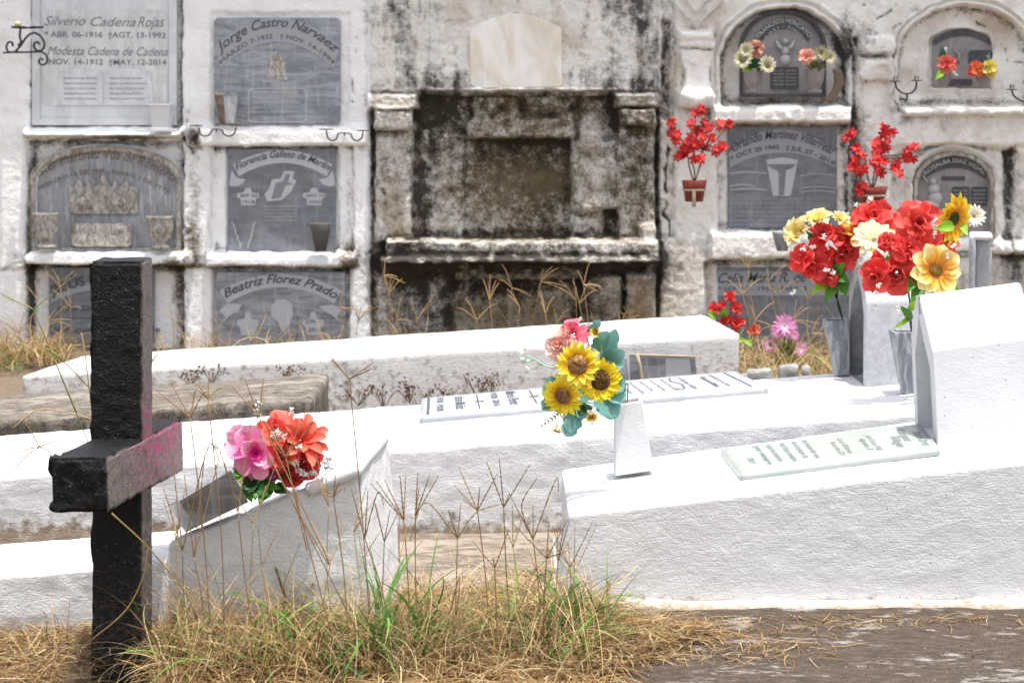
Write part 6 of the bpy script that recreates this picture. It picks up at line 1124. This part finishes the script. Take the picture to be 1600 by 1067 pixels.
for i in range(13):
    x = XS1[i] if i < 9 else XS2[i - 9]; y = rg_.uniform(790, 900); tips = [(x + rg_.uniform(-40, 40), y - rg_.uniform(35, 85)) for _ in range(rg_.randint(2, 4))]
    stalk((x + rg_.uniform(-25, 25), 1010), (x, y), tips, rg_.uniform(3.12, 3.42), '%s low pale stalk from the left before %s' % (ORD[i] if i < 9 else ORD[i - 9], 'the tilted white tomb' if i < 9 else 'the stone paving'), col=vary((.42, .29, .14), .3), bow=rg_.uniform(-12, 12), r=.0009)
mb = MB(); tube(mb, curve([P(175, 802, 3.0), P(225, 848, 3.05), P(275, 905, 3.15), P(320, 960, 3.2)]), .0013, 5, (.45, .31, .14)); tube(mb, curve([P(231, 857, 3.06), P(222, 905, 3.08), P(195, 955, 3.12), P(142, 1000, 3.15)]), .0012, 5, (.42, .28, .13))
o = build(mb, 'grass_stalk', M['seed'], None, loc=P(320, 960, 3.2)); tag(o, 'long bent straw leaning against the front of the black cross', 'grass stalk')
mb = MB(); tube(mb, curve([P(20, 668, 3.7), P(60, 640, 3.7), P(110, 645, 3.7), P(145, 655, 3.7)]), .0012, 4, (.42, .30, .16)); spike(mb, [P(133, 555, 3.45), P(130, 535, 3.45), P(127, 520, 3.45)], .0022, (.55, .42, .22)); tube(mb, curve([P(133, 555, 3.45), P(150, 700, 3.47), P(180, 1000, 3.5)]), .001, 4, (.4, .28, .13))
spike(mb, [P(236, 567, 3.6), P(243, 558, 3.6), P(248, 552, 3.6)], .0016, (.3, .2, .09)); o = build(mb, 'grass_stalk', M['seed'], None, loc=P(180, 1000, 3.5)); tag(o, 'thin pale stalk rising behind the left edge of the black cross', 'grass stalk')
# blurred stalks before the burial wall
spots = [(600, 430), (608, 460), (620, 500), (640, 540), (652, 500), (745, 500), (765, 470), (800, 450), (812, 480), (845, 440), (852, 490), (870, 505), (905, 475), (912, 445), (900, 470), (970, 510), (985, 505), (60, 470), (95, 450), (110, 480), (30, 520), (80, 500), (1170, 420), (1200, 440), (1215, 460), (1262, 470), (1278, 450), (1180, 500), (1240, 500), (1268, 520), (1160, 460), (270, 500), (1595, 470), (560, 500), (530, 480), (1540, 440)]
spots.sort(); cnt_ = {}
for i, (x, y) in enumerate(spots):
    zone = 'the block capitals plaque' if x < 200 else 'the lowest marble scroll plaque' if x < 580 else 'the mould-stained wall' if x < 1040 else 'the lowest plaque of the cream wall' if x < 1400 else 'the far right wall foot'; cnt_[zone] = cnt_.get(zone, 0) + 1
    Yw_ = rg_.uniform(7.4, 7.75); mb = MB(); N_ = P(x, y, Yw_); B_ = P(x + rg_.uniform(-14, 14), 600, Yw_ + .03); B_[2] = 0.0; c = vary((.44, .29, .14), .3); tube(mb, curve([B_, (B_ + N_) / 2 + (rg_.uniform(-.02, .02), 0, 0), N_], 4), .0014, 4, c)
    for _ in range(rg_.randint(3, 5)):
        a = rg_.uniform(-2.6, -.5) if rg_.random() < .8 else rg_.uniform(.0, .5); L = rg_.uniform(18, 42); T_ = (x + L * math.cos(a), y + L * math.sin(a)); m_ = (x + L * .55 * math.cos(a) , y + L * .6 * math.sin(a) - 2); spike(mb, [N_, P(m_[0], m_[1], Yw_), P(T_[0], T_[1], Yw_)], .0021, vary(c, .2))
    o = build(mb, 'grass_stalk', M['seed'], None, loc=B_); tag(o, '%s blurred dry stalk from the left before %s' % ((ORD + ['seventeenth', 'eighteenth', 'nineteenth'])[cnt_[zone] - 1], zone), 'grass stalk', 'dry stalks in front of the burial wall')
r = np.random.RandomState(3); mb = MB()
for i in range(650):
    x, y = r.uniform(960, 1640), 962 + 130 * r.rand() ** 1.3; q = PZ(x, y, .001); s_ = r.uniform(.0007, .0022) * (2.2 if r.rand() > .96 else 1); a = r.rand() * 6; k = [(.22, .18, .14), (.13, .10, .07), (.36, .33, .29), (.06, .045, .03)][r.randint(4)]
    v = [q + (s_ * math.cos(a + j * 1.571) * r.uniform(.6, 1.3), s_ * math.sin(a + j * 1.571) * r.uniform(.6, 1.3), -.002) for j in range(4)] + [q + (r.uniform(-.3, .3) * s_, 0, s_ * .7)]; mb.add(v, [(0, 1, 4), (1, 2, 4), (2, 3, 4), (3, 0, 4)], k)
o = build(mb, 'gravel', M['seed'], None, False, loc=(1.2, 3.6, 0)); tag(o, 'crumbs of plaster, grit and gravel strewn on the concrete strip', 'gravel', kind='stuff')
# dead weeds at the side of the farthest tomb
for i, (x, y, h, wd) in enumerate(((748, 618, 38, 34), (700, 622, 20, 20), (655, 628, 16, 22), (600, 628, 24, 26), (560, 622, 20, 24), (450, 590, 14, 24), (330, 590, 18, 26), (300, 596, 16, 20), (770, 612, 24, 20), (640, 618, 24, 16))):
    mb = MB(); Yg = 6.3; r = random.Random(i)
    b0 = P(x, y + 12, Yg)
    for j in range(9):
        t = (x + r.uniform(-wd, wd), y - r.uniform(.2, 1) * h); q = P(t[0], t[1], Yg - r.uniform(0, .05)); tube(mb, curve([b0, (b0 + q) / 2 + (0, 0, .01 * r.random()), q], 3), .0012, 4, (.17, .12, .08))
        for k_ in range(5): petal(mb, q + np.array([r.uniform(-1, 1) for _ in range(3)]) * .010, [r.uniform(-1, 1) for _ in range(3)], (0, -1, .4), .012, .007, .3, .5, .2, [(.10, .06, .04), (.14, .09, .06), (.2, .13, .08)], 'round', 3, 2)
    o = build(mb, 'dead_weed', M['seed'], None, loc=b0); tag(o, ('largest withered brown weed against the farthest tomb', 'low brown weed left of the largest withered one', 'sparse dark weed at the left corner of the inscribed grey slab', 'spreading dead weed right of the brown stone slab', 'dead weed touching the right end of the brown stone slab', 'thin weed behind the brown slab, nearest its right end', 'dry twig weed behind the brown slab, close to the black cross', 'small dry weed behind the brown slab, nearest the black cross', 'dead weed just right of the largest withered one', 'upright dead weed on the pale side of the farthest tomb')[i], 'weed', 'dead weeds along the farthest tomb')
